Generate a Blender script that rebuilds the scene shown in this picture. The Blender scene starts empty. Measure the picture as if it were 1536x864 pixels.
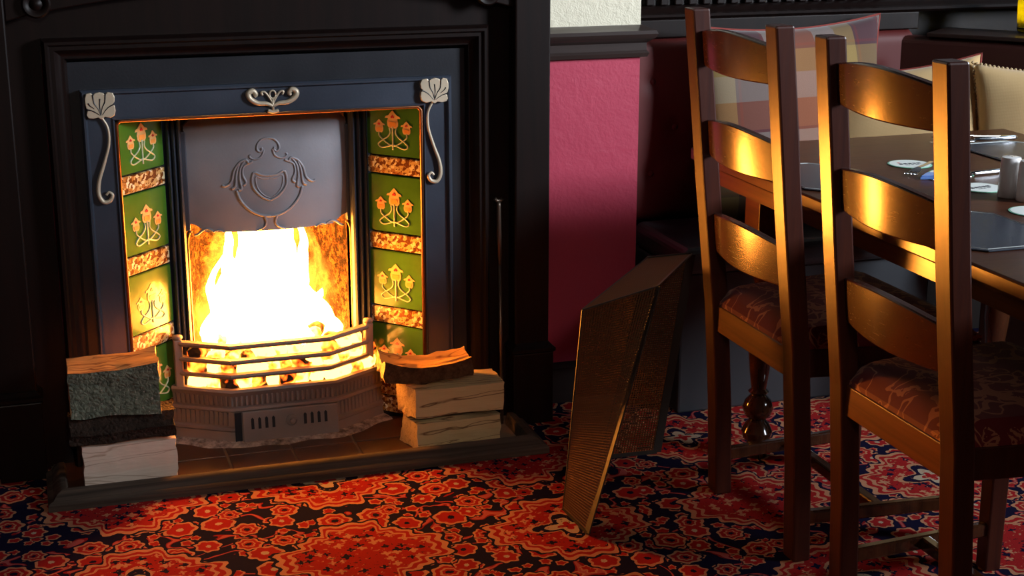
import bpy, bmesh, math, random
from mathutils import Vector, Matrix, noise
random.seed(7)
S = bpy.context.scene
COL = S.collection
PI = math.pi
V = Vector

# ------------------------------------------------------------------ camera, world, light
FPX, PITCH, YAW, CAMH = 2296.0, 15.5, 17.8, 1.33
cam_d = bpy.data.cameras.new('camera')
cam_d.sensor_width = 36.0
cam_d.lens = 36.0 * FPX / 1536.0
cam_d.clip_start = 0.05
cam = bpy.data.objects.new('camera', cam_d)
COL.objects.link(cam)
cam.location = (0, 0, CAMH)
cam.rotation_euler = (math.radians(90 - PITCH), 0, math.radians(-YAW))
S.camera = cam

world = bpy.data.worlds.new('world')
S.world = world
world.use_nodes = True
world.node_tree.nodes['Background'].inputs[0].default_value = (0.55, 0.62, 0.8, 1)
world.node_tree.nodes['Background'].inputs[1].default_value = 0.018


def area_light(name, loc, target, sx, sy, energy, color, spread=180):
    l = bpy.data.lights.new(name, 'AREA')
    l.shape = 'RECTANGLE'; l.size = sx; l.size_y = sy
    l.energy = energy; l.color = color; l.spread = math.radians(spread)
    o = bpy.data.objects.new(name, l); COL.objects.link(o)
    o.location = loc
    o.rotation_euler = (V(target) - V(loc)).to_track_quat('-Z', 'Y').to_euler()
    return o

# daylight of the window in the alcove wall, and of the room's window behind and right of the camera
area_light('window_daylight', (3.50, 3.60, 1.62), (2.4, 1.6, 0.5), 0.70, 0.95, 5, (0.68, 0.83, 1.0), 150)
area_light('room_window_daylight', (3.95, 1.05, 1.95), (1.45, 3.4, 1.20), 0.9, 1.0, 52, (0.84, 0.91, 1.0), 80)
# unseen warm fill added behind the camera to brighten the hearth
area_light('hearth_fill', (0.15, -0.9, 2.15), (0.55, 3.2, 0.10), 0.35, 0.35, 1.4, (1.0, 0.86, 0.72), 42)

S.view_settings.view_transform = 'Standard'
S.view_settings.look = 'None'
S.view_settings.gamma = 1.0
S.view_settings.exposure = 0.0
S.view_settings.use_curve_mapping = False
S.cycles.use_denoising = True
S.cycles.max_bounces = 8
S.cycles.diffuse_bounces = 4
S.cycles.transparent_max_bounces = 16
S.cycles.sample_clamp_indirect = 6.0
S.cycles.caustics_reflective = False
S.cycles.caustics_refractive = False
S.cycles.volume_step_rate = 1.0


# ------------------------------------------------------------------ node helper
class G:
    """small wrapper to write node materials as expressions"""
    def __init__(s, name):
        s.m = bpy.data.materials.new(name); s.m.use_nodes = True
        s.t = s.m.node_tree; s.t.nodes.clear()
        s.out = s.t.nodes.new('ShaderNodeOutputMaterial')
    def n(s, ty, **kw):
        nd = s.t.nodes.new(ty)
        for k, v in kw.items(): setattr(nd, k, v)
        return nd
    def put(s, sock, v):
        if v is None: return
        if isinstance(v, bpy.types.NodeSocket): s.t.links.new(v, sock)
        else:
            if sock.type == 'RGBA' and not isinstance(v, (int, float)) and len(v) == 3: v = (*v, 1)
            sock.default_value = v
    def f(s, op, a, b=None, c=None):
        nd = s.n('ShaderNodeMath', operation=op)
        s.put(nd.inputs[0], a); s.put(nd.inputs[1], b); s.put(nd.inputs[2], c)
        return nd.outputs[0]
    def v(s, op, a, b=None):
        nd = s.n('ShaderNodeVectorMath', operation=op)
        s.put(nd.inputs[0], a)
        if b is not None:
            s.put(nd.inputs[3 if op == 'SCALE' else 1], b)
        return nd.outputs['Value'] if op in ('LENGTH', 'DOT_PRODUCT', 'DISTANCE') else nd.outputs['Vector']
    def co(s, which='Object'):
        return s.n('ShaderNodeTexCoord').outputs[which]
    def pos(s): return s.n('ShaderNodeNewGeometry').outputs['Position']
    def map(s, vec, loc=(0, 0, 0), rot=(0, 0, 0), sc=(1, 1, 1)):
        nd = s.n('ShaderNodeMapping'); s.put(nd.inputs[0], vec)
        nd.inputs[1].default_value = loc; nd.inputs[2].default_value = rot; nd.inputs[3].default_value = sc
        return nd.outputs[0]
    def noise(s, vec, scale, detail=3, rough=0.5, dist=0.0, col=False):
        nd = s.n('ShaderNodeTexNoise'); s.put(nd.inputs['Vector'], vec)
        nd.inputs['Scale'].default_value = scale; nd.inputs['Detail'].default_value = detail
        nd.inputs['Roughness'].default_value = rough; nd.inputs['Distortion'].default_value = dist
        return nd.outputs['Color' if col else 'Fac']
    def voro(s, vec, scale, feat='F1', dim='3D', rnd=1.0):
        nd = s.n('ShaderNodeTexVoronoi', feature=feat, voronoi_dimensions=dim); s.put(nd.inputs['Vector'], vec)
        nd.inputs['Scale'].default_value = scale; nd.inputs['Randomness'].default_value = rnd
        return nd
    def wave(s, vec, scale, dist=2, detail=2, dirn='X', dscale=1.0):
        nd = s.n('ShaderNodeTexWave', bands_direction=dirn); s.put(nd.inputs['Vector'], vec)
        nd.inputs['Scale'].default_value = scale; nd.inputs['Distortion'].default_value = dist
        nd.inputs['Detail'].default_value = detail; nd.inputs['Detail Scale'].default_value = dscale
        return nd.outputs['Fac']
    def ramp(s, fac, stops, interp='LINEAR'):
        nd = s.n('ShaderNodeValToRGB'); s.put(nd.inputs[0], fac)
        cr = nd.color_ramp; cr.interpolation = interp
        while len(cr.elements) < len(stops): cr.elements.new(0.5)
        for e, (p, c) in zip(cr.elements, stops):
            e.position = p; e.color = (*c, 1) if len(c) == 3 else c
        return nd.outputs[0]
    def mix(s, fac, a, b, mode='MIX'):
        nd = s.n('ShaderNodeMix', data_type='RGBA', blend_type=mode)
        s.put(nd.inputs[0], fac); s.put(nd.inputs[6], a); s.put(nd.inputs[7], b)
        return nd.outputs[2]
    def xyz(s, vec):
        nd = s.n('ShaderNodeSeparateXYZ'); s.put(nd.inputs[0], vec); return nd.outputs
    def cxyz(s, x, y, z=0.0):
        nd = s.n('ShaderNodeCombineXYZ')
        s.put(nd.inputs[0], x); s.put(nd.inputs[1], y); s.put(nd.inputs[2], z)
        return nd.outputs[0]
    def lt(s, a, b): return s.f('LESS_THAN', a, b)
    def bump(s, h, strength=0.3, dist=0.002):
        nd = s.n('ShaderNodeBump'); s.put(nd.inputs['Height'], h)
        nd.inputs['Strength'].default_value = strength; nd.inputs['Distance'].default_value = dist
        return nd.outputs[0]
    def pbr(s, col, rough=0.5, metal=0.0, bump=None, spec=0.5, coat=0.0, coat_rough=0.1, emit=None, estr=0.0, sheen=0.0, trans=0.0, ior=1.5):
        nd = s.n('ShaderNodeBsdfPrincipled')
        I = nd.inputs
        s.put(I['Base Color'], col); s.put(I['Roughness'], rough); s.put(I['Metallic'], metal)
        s.put(I['Specular IOR Level'], spec); s.put(I['Coat Weight'], coat); s.put(I['Coat Roughness'], coat_rough)
        if bump is not None: s.put(I['Normal'], bump)
        if emit is not None: s.put(I['Emission Color'], emit); s.put(I['Emission Strength'], estr)
        if sheen: s.put(I['Sheen Weight'], sheen)
        if trans: s.put(I['Transmission Weight'], trans); s.put(I['IOR'], ior)
        s.t.links.new(nd.outputs[0], s.out.inputs['Surface'])
        s.bsdf = nd
        return s.m


M = {}

def wood(name, dark, light, rough=0.3, scale=1.0, axis='Z', coat=0.3, wear=0.0, spec=0.5):
    g = G(name)
    sc = {'X': (0.9, 22, 22), 'Y': (22, 0.9, 22), 'Z': (22, 22, 0.9)}[axis]
    p = g.map(g.co(), sc=tuple(k * scale for k in sc))
    n1 = g.noise(p, 2.2, 4, 0.6, 0.5)
    n2 = g.noise(g.map(p, sc=(0.5, 0.5, 0.5)), 22.0, 3, 0.6)
    c = g.mix(g.ramp(n1, [(0.3, (0, 0, 0)), (0.7, (1, 1, 1))]), dark, light)
    c = g.mix(g.f('MULTIPLY', n2, 0.35), c, (dark[0] * .4, dark[1] * .4, dark[2] * .4))
    rr = g.f('ADD', rough - 0.04, g.f('MULTIPLY', n2, 0.08))
    M[name] = g.pbr(c, rr, bump=g.bump(n2, 0.12, 0.0006), coat=coat, coat_rough=rough * 0.6, spec=spec)
    return M[name]

wood('surround_wood', (0.006, 0.003, 0.0025), (0.012, 0.005, 0.004), 0.45, 1.0, 'Z', 0.0, spec=0.2)
wood('chair_wood', (0.042, 0.010, 0.007), (0.075, 0.017, 0.008), 0.34, 1.3, 'Z', 0.2)
wood('slat_wood', (0.036, 0.007, 0.003), (0.070, 0.014, 0.004), 0.26, 1.3, 'Y', 0.3)
wood('table_wood', (0.055, 0.017, 0.008), (0.105, 0.034, 0.015), 0.32, 1.0, 'X', 0.0, spec=0.3)
wood('table_side_wood', (0.11, 0.032, 0.008), (0.22, 0.070, 0.016), 0.30, 1.0, 'Y', 0.2)
wood('leg_wood', (0.045, 0.014, 0.006), (0.09, 0.030, 0.012), 0.14, 1.0, 'Z', 0.6)
wood('dado_wood', (0.014, 0.009, 0.008), (0.028, 0.018, 0.015), 0.48, 1.0, 'X', 0.0, spec=0.35)
wood('trim_wood', (0.030, 0.020, 0.018), (0.050, 0.034, 0.030), 0.32, 1.0, 'X', 0.2)
wood('kerb_wood', (0.030, 0.022, 0.017), (0.14, 0.10, 0.075), 0.72, 0.8, 'X', 0.0, spec=0.2)
wood('bench_wood', (0.018, 0.007, 0.005), (0.030, 0.011, 0.007), 0.4, 1.0, 'X', 0.1)

def iron(name, col, rough, metal=0.6, grain=0.3):
    g = G(name)
    p = g.co()
    n = g.noise(p, 160, 4, 0.6)
    n2 = g.noise(p, 9, 3)
    c = g.mix(n2, tuple(k * 0.75 for k in col), tuple(k * 1.25 for k in col))
    r = g.f('ADD', rough - 0.1, g.f('MULTIPLY', n2, 0.2))
    M[name] = g.pbr(c, r, metal, bump=g.bump(n, grain, 0.0008))
iron('iron_black', (0.014, 0.016, 0.022), 0.45, 0.2)
iron('iron_frame', (0.050, 0.062, 0.088), 0.40, 0.35)
iron('iron_hood', (0.27, 0.27, 0.30), 0.50, 0.35)
iron('iron_grate', (0.24, 0.19, 0.175), 0.55, 0.3)
iron('wire', (0.17, 0.072, 0.026), 0.65, 0.4, 0.0)
iron('guard_frame', (0.045, 0.036, 0.03), 0.55, 0.4, 0.1)
iron('brass', (0.62, 0.52, 0.38), 0.45, 0.35, 0.15)
iron('fire_tint_metal', (0.20, 0.075, 0.03), 0.36, 0.8, 0.1)  # metal rims, orange glow of the reflected fire put into the colour
iron('steel', (0.75, 0.78, 0.82), 0.16, 1.0, 0.0)
iron('poker_metal', (0.16, 0.12, 0.09), 0.35, 0.7, 0.1)

def plain(name, col, rough=0.5, **kw):
    g = G(name); M[name] = g.pbr(col, rough, **kw); return M[name]


def fabric(name, col, col2=None, scale=900, rough=0.85):
    g = G(name)
    p = g.co()
    w = g.f('MULTIPLY', g.wave(p, scale / 6, 0, 0, 'X'), g.wave(p, scale / 6, 0, 0, 'Z'))
    n = g.noise(p, 14, 3)
    c = g.mix(n, col, col2 or tuple(k * .8 for k in col))
    M[name] = g.pbr(c, rough, bump=g.bump(w, 0.25, 0.0008), sheen=0.2, spec=0.2)

# ---- walls
def m_wall(name, c1, c2, bumps, sc=1.0):
    g = G(name); p = g.pos()
    n = g.noise(p, 26 * sc, 5, 0.55, 0.4); n2 = g.noise(p, 120 * sc, 3)
    c = g.mix(g.noise(p, 5, 3), c1, c2)
    h = g.f('ADD', n, g.f('MULTIPLY', n2, 0.4))
    M[name] = g.pbr(c, 0.55, bump=g.bump(h, bumps, 0.006), spec=0.35)
m_wall('red_paint', (0.40, 0.036, 0.075), (0.50, 0.058, 0.105), 0.35)
m_wall('cream_paper', (0.74, 0.69, 0.52), (0.80, 0.75, 0.58), 0.55, 2.2)
m_wall('dark_wall', (0.012, 0.009, 0.008), (0.016, 0.012, 0.010), 0.1)

# ---- carpet
def m_carpet():
    g = G('carpet')
    p0 = g.pos()
    wob = g.v('SCALE', g.v('SUBTRACT', g.noise(p0, 55, 2, 0.5, col=True), (0.5, 0.5, 0.5)), 0.010)
    big = g.v('SCALE', g.v('SUBTRACT', g.noise(p0, 9, 1, 0.5, col=True), (0.5, 0.5, 0.5)), 0.020)
    p = g.v('ADD', p0, g.v('ADD', wob, big))
    x, y, _ = g.xyz(p)
    PX, PY = 0.435, 0.395
    ax_ = g.f('SUBTRACT', x, 0.575); ay_ = g.f('SUBTRACT', y, 2.765)
    ix = g.f('ROUND', g.f('DIVIDE', ax_, PX)); iy = g.f('ROUND', g.f('DIVIDE', ay_, PY))
    qx = g.f('SUBTRACT', ax_, g.f('MULTIPLY', ix, PX)); qy = g.f('SUBTRACT', ay_, g.f('MULTIPLY', iy, PY))
    par = g.f('FLOORED_MODULO', g.f('ADD', ix, iy), 2.0)
    r = g.f('SQRT', g.f('ADD', g.f('MULTIPLY', qx, qx), g.f('MULTIPLY', g.f('MULTIPLY', qy, qy), 1.25)))
    th = g.f('ARCTAN2', g.f('MULTIPLY', qy, 1.12), qx)
    def cosn(a, n, amp, ph=0.0): return g.f('MULTIPLY', g.f('COSINE', g.f('ADD', g.f('MULTIPLY', a, n), ph)), amp)
    R = g.f('MULTIPLY', 0.158, g.f('ADD', 1.0, g.f('ADD', cosn(th, 4, 0.10), g.f('ADD', cosn(th, 20, 0.050), cosn(th, 12, -0.055)))))
    m = g.f('DIVIDE', r, R)
    # colours
    NAVY = (0.006, 0.008, 0.032); RED = (0.44, 0.020, 0.020); RED2 = (0.34, 0.016, 0.020)
    TAN = (0.66, 0.30, 0.16); CREAM = (0.62, 0.48, 0.33); BLUE = (0.03, 0.05, 0.16); PINK = (0.55, 0.12, 0.11)
    # florets generator: voronoi cells with lobed petals
    def florets(scale, rad, lobes, amp, off):
        vn = g.voro(g.v('ADD', g.cxyz(x, y), off), scale, 'F1', '2D', 0.75)
        d = g.v('SUBTRACT', g.v('ADD', g.cxyz(x, y), off), vn.outputs['Position'])
        dx, dy, _ = g.xyz(d)
        rr = g.f('SQRT', g.f('ADD', g.f('MULTIPLY', dx, dx), g.f('MULTIPLY', dy, dy)))
        t = g.f('ARCTAN2', dy, dx)
        rnd = g.xyz(vn.outputs['Color'])
        RR = g.f('MULTIPLY', rad, g.f('ADD', g.f('ADD', 0.75, g.f('MULTIPLY', rnd[0], 0.5)), cosn(t, lobes, amp)))
        return g.f('DIVIDE', rr, RR), rnd
    # ground
    n1 = g.noise(p0, 7.5, 2, 0.5, 0.8)
    vine = g.lt(g.f('ABSOLUTE', g.f('SUBTRACT', n1, 0.5)), 0.022)
    vine_o = g.lt(g.f('ABSOLUTE', g.f('SUBTRACT', n1, 0.5)), 0.012)
    ground = g.mix(vine, NAVY, RED2)
    ground = g.mix(vine_o, ground, PINK)
    s, rnd = florets(30, 0.0125, 5, 0.14, (3.1, 1.7, 0))
    sm = g.mix(g.lt(s, 0.72), TAN, RED)
    ground = g.mix(g.f('MULTIPLY', g.lt(s, 1.0), g.lt(rnd[2], 0.50)), ground, sm)
    s, rnd = florets(12.5, 0.0290, 7, 0.09, (0.3, 0.9, 0))
    ring = g.mix(g.lt(s, 0.80), TAN, RED)
    ring = g.mix(g.f('MULTIPLY', g.lt(rnd[1], 0.35), g.f('MULTIPLY', g.lt(s, 0.52), g.f('GREATER_THAN', s, 0.40))), ring, TAN)
    ring = g.mix(g.lt(s, 0.22), ring, g.mix(g.lt(rnd[1], 0.5), CREAM, NAVY))
    ring = g.mix(g.f('MULTIPLY', g.lt(s, 1.16), g.f('GREATER_THAN', s, 1.0)), ring, NAVY)
    ground = g.mix(g.lt(s, 1.16), ground, ring)
    # field of the medallion
    s, rnd = florets(46, 0.0085, 4, 0.38, (7.3, 2.2, 0))
    fc = g.mix(g.lt(rnd[1], 0.5), g.mix(g.lt(rnd[1], 0.22), TAN, CREAM), NAVY)
    field = g.mix(g.f('MULTIPLY', g.lt(s, 0.9), g.lt(rnd[2], 0.55)), RED, fc)
    th2 = g.f('DIVIDE', r, g.f('MULTIPLY', 0.062, g.f('ADD', 1.0, cosn(th, 4, 0.40))))
    cen = g.mix(g.lt(th2, 0.86), TAN, g.mix(g.lt(th2, 0.55), NAVY, g.mix(g.lt(th2, 0.28), CREAM, RED)))
    field = g.mix(g.f('MULTIPLY', g.lt(th2, 1.0), par), field, cen)
    fleck = g.lt(g.noise(g.map(p0, sc=(1, 1.4, 1)), 95, 2, 0.5, 0.6), 0.36)
    field = g.mix(fleck, field, g.mix(g.lt(g.noise(p0, 30, 1), 0.5), (0.05, 0.012, 0.02), TAN))
    band = g.mix(g.f('MULTIPLY', g.lt(m, 0.855), g.f('GREATER_THAN', m, 0.805)), RED, TAN)
    med = g.mix(g.lt(m, 0.80), band, field)
    med = g.mix(g.f('GREATER_THAN', m, 0.925), med, TAN)
    c = g.mix(g.lt(m, 1.0), ground, med)
    c = g.mix(g.f('MULTIPLY', g.lt(m, 1.05), g.f('GREATER_THAN', m, 1.0)), c, NAVY)
    # woven pile wear
    pile = g.noise(p0, 700, 2, 0.6)
    c = g.mix(g.f('MULTIPLY', pile, 0.55), c, (0.02, 0.008, 0.01))
    M['carpet'] = g.pbr(c, 0.95, bump=g.bump(pile, 0.5, 0.003), spec=0.02)
m_carpet()

# ---- upholstery
def m_leather(name, c1, c2, rough=0.38):
    g = G(name); p = g.co()
    vz = g.voro(p, 240, 'DISTANCE_TO_EDGE').outputs['Distance']
    c = g.mix(g.noise(p, 6, 3), c1, c2)
    M[name] = g.pbr(c, rough, bump=g.bump(vz, 0.15, 0.0006))
m_leather('red_leather', (0.075, 0.006, 0.005), (0.11, 0.010, 0.008), 0.62)
m_leather('brown_leather', (0.045, 0.010, 0.008), (0.065, 0.015, 0.011), 0.45)
m_leather('charcoal_leather', (0.035, 0.038, 0.043), (0.05, 0.054, 0.06), 0.32)
m_leather('placemat_blue', (0.030, 0.038, 0.055), (0.042, 0.052, 0.072), 0.26)

def m_seat():
    g = G('seat_fabric'); p = g.co()
    q = g.v('ADD', p, g.v('SCALE', g.v('SUBTRACT', g.noise(p, 11, 2, col=True), (0.5, 0.5, 0.5)), 0.09))
    n = g.noise(q, 9, 1, 0.4)
    l1 = g.f('MAXIMUM', g.lt(g.f('ABSOLUTE', g.f('SUBTRACT', n, 0.5)), 0.014), g.lt(g.f('ABSOLUTE', g.f('SUBTRACT', g.noise(q, 17, 1, 0.4), 0.52)), 0.016))
    vz = g.voro(q, 22, 'F1', '2D', 0.8)
    d = vz.outputs['Distance']
    fl = g.f('MULTIPLY', g.lt(d, 0.33), g.f('GREATER_THAN', g.noise(q, 90, 2), 0.5))
    rnd = g.xyz(vz.outputs['Color'])[0]
    fl = g.f('MULTIPLY', fl, g.lt(rnd, 0.6))
    msk = g.f('MAXIMUM', l1, fl)
    c = g.mix(msk, g.mix(g.noise(p, 20, 2), (0.13, 0.005, 0.008), (0.17, 0.008, 0.011)), (0.42, 0.14, 0.07))
    M['seat_fabric'] = g.pbr(c, 0.7, bump=g.bump(g.noise(p, 700, 2), 0.3, 0.001), sheen=0.15, spec=0.3)
m_seat()

def m_plaid():
    g = G('plaid'); p = g.co()
    x, y, z = g.xyz(p)
    def stripes(u, lst, base):
        fr = g.f('FRACT', g.f('DIVIDE', u, 0.36))
        return g.ramp(fr, lst, 'CONSTANT')
    LIN = (0.30, 0.255, 0.22); MAU = (0.075, 0.036, 0.042); OCH = (0.26, 0.18, 0.065); TER = (0.27, 0.095, 0.05); RD = (0.13, 0.03, 0.032)
    st = [(0, LIN), (0.18, OCH), (0.34, MAU), (0.36, RD), (0.38, MAU), (0.58, RD), (0.60, LIN), (0.78, RD), (0.80, TER)]
    a = stripes(g.f('ADD', x, 0.31), st, 0)
    b = stripes(g.f('ADD', z, 0.40), st, 0)
    w = g.f('GREATER_THAN', g.wave(g.map(p, rot=(0, 0.785, 0)), 160, 0, 0, 'X'), 0.5)
    c = g.mix(g.f('ADD', 0.3, g.f('MULTIPLY', w, 0.3)), a, b)
    M['plaid'] = g.pbr(c, 0.85, bump=g.bump(g.noise(p, 500, 2), 0.3, 0.001), sheen=0.2, spec=0.15)
m_plaid()
fabric('beige_fabric', (0.60, 0.40, 0.18), (0.68, 0.47, 0.23))
plain('piping_red', (0.25, 0.04, 0.03), 0.8)
fabric('bead_trim', (0.62, 0.46, 0.25))

# ---- fireplace ceramics and stone
def m_tile():
    g = G('green_tile'); p = g.co()
    n = g.noise(p, 18, 3, 0.5)
    c = g.mix(n, (0.035, 0.13, 0.012), (0.085, 0.24, 0.030))
    M['green_tile'] = g.pbr(c, 0.16, spec=0.6, coat=0.5, coat_rough=0.06)
    g = G('mottled_tile'); p = g.co()
    vz = g.voro(p, 110); r = g.xyz(vz.outputs['Color'])
    c = g.ramp(r[0], [(0, (0.16, 0.05, 0.012)), (0.3, (0.60, 0.42, 0.16)), (0.55, (0.80, 0.70, 0.42)), (0.75, (0.45, 0.20, 0.05)), (0.9, (0.85, 0.80, 0.60))], 'CONSTANT')
    n = g.noise(p, 160, 2)
    c = g.mix(g.lt(n, 0.42), c, (0.20, 0.08, 0.02))
    M['mottled_tile'] = g.pbr(c, 0.18, coat=0.5, coat_rough=0.08)
m_tile()
plain('petal_cream', (0.80, 0.52, 0.20), 0.25, coat=0.4)
plain('petal_orange', (0.85, 0.38, 0.08), 0.25, coat=0.4)
plain('petal_heart', (0.55, 0.03, 0.03), 0.25, coat=0.4)
plain('stem_glaze', (0.62, 0.70, 0.46), 0.22, coat=0.4)

def m_brick():
    g = G('fireclay'); p = g.co()
    n = g.noise(p, 22, 5, 0.7); n2 = g.noise(p, 75, 4, 0.7)
    c = g.mix(g.ramp(n, [(0.42, (0, 0, 0)), (0.55, (1, 1, 1))]), (0.010, 0.005, 0.003), (0.075, 0.032, 0.012))
    c = g.mix(g.ramp(n2, [(0.44, (1, 1, 1)), (0.52, (0, 0, 0))]), c, (0.008, 0.004, 0.002))
    M['fireclay'] = g.pbr(c, 0.95, bump=g.bump(g.f('ADD', n, n2), 0.9, 0.01), spec=0.1)
    g = G('quarry_tile'); p = g.pos()
    c = g.mix(g.noise(p, 24, 4), (0.050, 0.020, 0.012), (0.105, 0.045, 0.024))
    M['quarry_tile'] = g.pbr(c, 0.32, bump=g.bump(g.noise(p, 90, 3), 0.15, 0.001))
    g = G('ash'); p = g.pos()
    c = g.mix(g.ramp(g.noise(p, 45, 5, 0.7), [(0.35, (0, 0, 0)), (0.65, (1, 1, 1))]), (0.10, 0.075, 0.065), (0.50, 0.42, 0.38))
    M['ash'] = g.pbr(c, 0.9, bump=g.bump(g.noise(p, 120, 4), 0.7, 0.004))
m_brick()
plain('grout', (0.22, 0.16, 0.11), 0.9)

# ---- logs
def m_log(name, c1, c2, streak, axis='X', grain=70):
    g = G(name); p = g.co()
    sc = (0.10, 1, 1) if axis == 'X' else (1, 1, 1)
    q = g.map(p, sc=sc)
    n = g.noise(q, grain, 4, 0.65, 0.8)
    n2 = g.noise(q, grain * 0.45, 2, 0.5, 1.5)
    c = g.mix(g.noise(q, grain * .4, 3), c1, c2)
    c = g.mix(g.ramp(n2, [(0.47, (0, 0, 0)), (0.5, (1, 1, 1)), (0.53, (0, 0, 0))]), c, streak)
    M[name] = g.pbr(c, 0.8, bump=g.bump(n, 0.6, 0.004), spec=0.2)
m_log('pale_split_wood', (0.66, 0.53, 0.44), (0.80, 0.68, 0.58), (0.46, 0.33, 0.25), grain=45)
m_log('yellow_split_wood', (0.58, 0.42, 0.20), (0.72, 0.55, 0.30), (0.16, 0.08, 0.035), grain=60)
m_log('log_end', (0.66, 0.46, 0.22), (0.74, 0.55, 0.30), (0.45, 0.28, 0.12), axis='N', grain=120)
m_log('orange_split_wood', (0.50, 0.24, 0.08), (0.62, 0.34, 0.13), (0.22, 0.08, 0.03), grain=60)
def m_bark(name, c1, c2, lichen=None):
    g = G(name); p = g.co()
    n = g.noise(p, 60, 5, 0.7)
    vz = g.voro(p, 95, 'DISTANCE_TO_EDGE').outputs['Distance']
    c = g.mix(g.ramp(n, [(0.35, (0, 0, 0)), (0.65, (1, 1, 1))]), c1, c2)
    if lichen:
        c = g.mix(g.ramp(g.noise(p, 150, 3), [(0.64, (0, 0, 0)), (0.70, (1, 1, 1))]), c, lichen)
    M[name] = g.pbr(c, 0.9, bump=g.bump(g.f('ADD', n, vz), 1.0, 0.006), spec=0.2)
m_bark('grey_bark', (0.06, 0.068, 0.052), (0.17, 0.19, 0.14), (0.30, 0.27, 0.22))
m_bark('dark_bark', (0.014, 0.009, 0.007), (0.045, 0.028, 0.02))
m_bark('brown_bark', (0.06, 0.026, 0.012), (0.16, 0.075, 0.035))

# ---- table ware
plain('china', (0.92, 0.90, 0.88), 0.18, coat=0.5)
plain('coaster_white', (0.80, 0.84, 0.80), 0.6)
plain('coaster_green', (0.20, 0.52, 0.36), 0.6)
plain('print_black', (0.03, 0.03, 0.04), 0.6)
plain('print_red', (0.6, 0.04, 0.05), 0.6)
fabric('napkin_blue', (0.10, 0.22, 0.55))
def m_glass():
    g = G('yellow_glass'); p = g.co()
    vz = g.voro(p, 60).outputs['Distance']
    nb = g.bump(vz, 0.8, 0.004)
    t = g.n('ShaderNodeBsdfTranslucent'); g.put(t.inputs[0], (0.88, 0.80, 0.05)); g.put(t.inputs['Normal'], nb)
    gl = g.n('ShaderNodeBsdfPrincipled'); g.put(gl.inputs['Base Color'], (0.72, 0.66, 0.05)); g.put(gl.inputs['Roughness'], 0.15); g.put(gl.inputs['Normal'], nb)
    mx = g.n('ShaderNodeMixShader'); mx.inputs[0].default_value = 0.55
    g.t.links.new(gl.outputs[0], mx.inputs[1]); g.t.links.new(t.outputs[0], mx.inputs[2])
    g.t.links.new(mx.outputs[0], g.out.inputs['Surface']); M['yellow_glass'] = g.m
    g = G('added_glow'); e = g.n('ShaderNodeEmission'); e.inputs[0].default_value = (1, 0.80, 0.42, 1); e.inputs[1].default_value = 90  # emitter added to light the yellow glass from inside
    g.t.links.new(e.outputs[0], g.out.inputs['Surface']); M['added_glow'] = g.m
m_glass()
def m_pane():
    g = G('window_glass'); M['window_glass'] = g.pbr((0.9, 0.95, 1), 0.02, trans=1.0, ior=1.05)
m_pane()

# ---- fire
def m_fire():
    g = G('flame_core')
    e = g.n('ShaderNodeEmission')
    p = g.pos(); z = g.xyz(p)[2]
    e.inputs[0].default_value = (1.0, 0.31, 0.034, 1)
    e.inputs[1].default_value = 135.0
    g.t.links.new(e.outputs[0], g.out.inputs['Surface'])
    M['flame_core'] = g.m
    g = G('flame_veil')
    p = g.co()
    q = g.map(p, sc=(1, 1, 0.42))
    n = g.noise(q, 26, 3, 0.6, 1.2)
    d = g.ramp(n, [(0.40, (0, 0, 0)), (0.62, (1, 1, 1))])
    e = g.n('ShaderNodeEmission')
    e.inputs[0].default_value = (1.0, 0.33, 0.028, 1)
    g.put(e.inputs[1], g.f('MULTIPLY', d, 46.0))
    g.t.links.new(e.outputs[0], g.out.inputs['Volume'])
    M['flame_veil'] = g.m
    g = G('ember')
    r = g.n('ShaderNodeObjectInfo').outputs['Random']
    p = g.co()
    n = g.noise(p, 30, 2, 0.5)
    hot = g.ramp(g.f('ADD', g.f('MULTIPLY', n, 0.9), g.f('MULTIPLY', r, 0.55)), [(0.50, (0, 0, 0)), (0.78, (1, 1, 1))])
    col = g.ramp(hot, [(0.0, (1, 0.08, 0.005)), (0.6, (1, 0.20, 0.015)), (1, (1, 0.34, 0.05))])
    M['ember'] = g.pbr((0.02, 0.012, 0.01), 0.9, emit=col, estr=g.f('MULTIPLY', hot, 13.0))
m_fire()


# ------------------------------------------------------------------ geometry helpers
def quad(bm, a, b, c, d):
    return bm.faces.new([bm.verts.new(p) for p in (a, b, c, d)])

def box(bm, x0, x1, y0, y1, z0, z1):
    vs = [bm.verts.new((x, y, z)) for x in (x0, x1) for y in (y0, y1) for z in (z0, z1)]
    for f in ((0, 1, 3, 2), (4, 6, 7, 5), (0, 4, 5, 1), (2, 3, 7, 6), (0, 2, 6, 4), (1, 5, 7, 3)):
        bm.faces.new([vs[i] for i in f])

def rings(bm, rs, cap=True, closed=True):
    """rs: list of rings (lists of points); skins them"""
    vr = [[bm.verts.new(p) for p in r] for r in rs]
    n = len(rs[0])
    for a, b in zip(vr, vr[1:]):
        for i in range(n if closed else n - 1):
            j = (i + 1) % n
            bm.faces.new((a[i], a[j], b[j], b[i]))
    if cap and closed:
        bm.faces.new(vr[0][::-1]); bm.faces.new(vr[-1])
    return vr

def tube(bm, pts, rad, seg=8, cap=True):
    pts = [V(p) for p in pts]
    n = len(pts)
    if not isinstance(rad, (list, tuple)): rad = [rad] * n
    out = []; up = None
    for i, p in enumerate(pts):
        t = (pts[min(i + 1, n - 1)] - pts[max(i - 1, 0)]).normalized()
        if up is None:
            up = t.orthogonal().normalized()
        up = (up - t * up.dot(t))
        if up.length < 1e-6: up = t.orthogonal()
        up.normalize()
        s = t.cross(up)
        out.append([p + (up * math.cos(2 * PI * k / seg) + s * math.sin(2 * PI * k / seg)) * rad[i] for k in range(seg)])
    rings(bm, out, cap)

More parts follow.
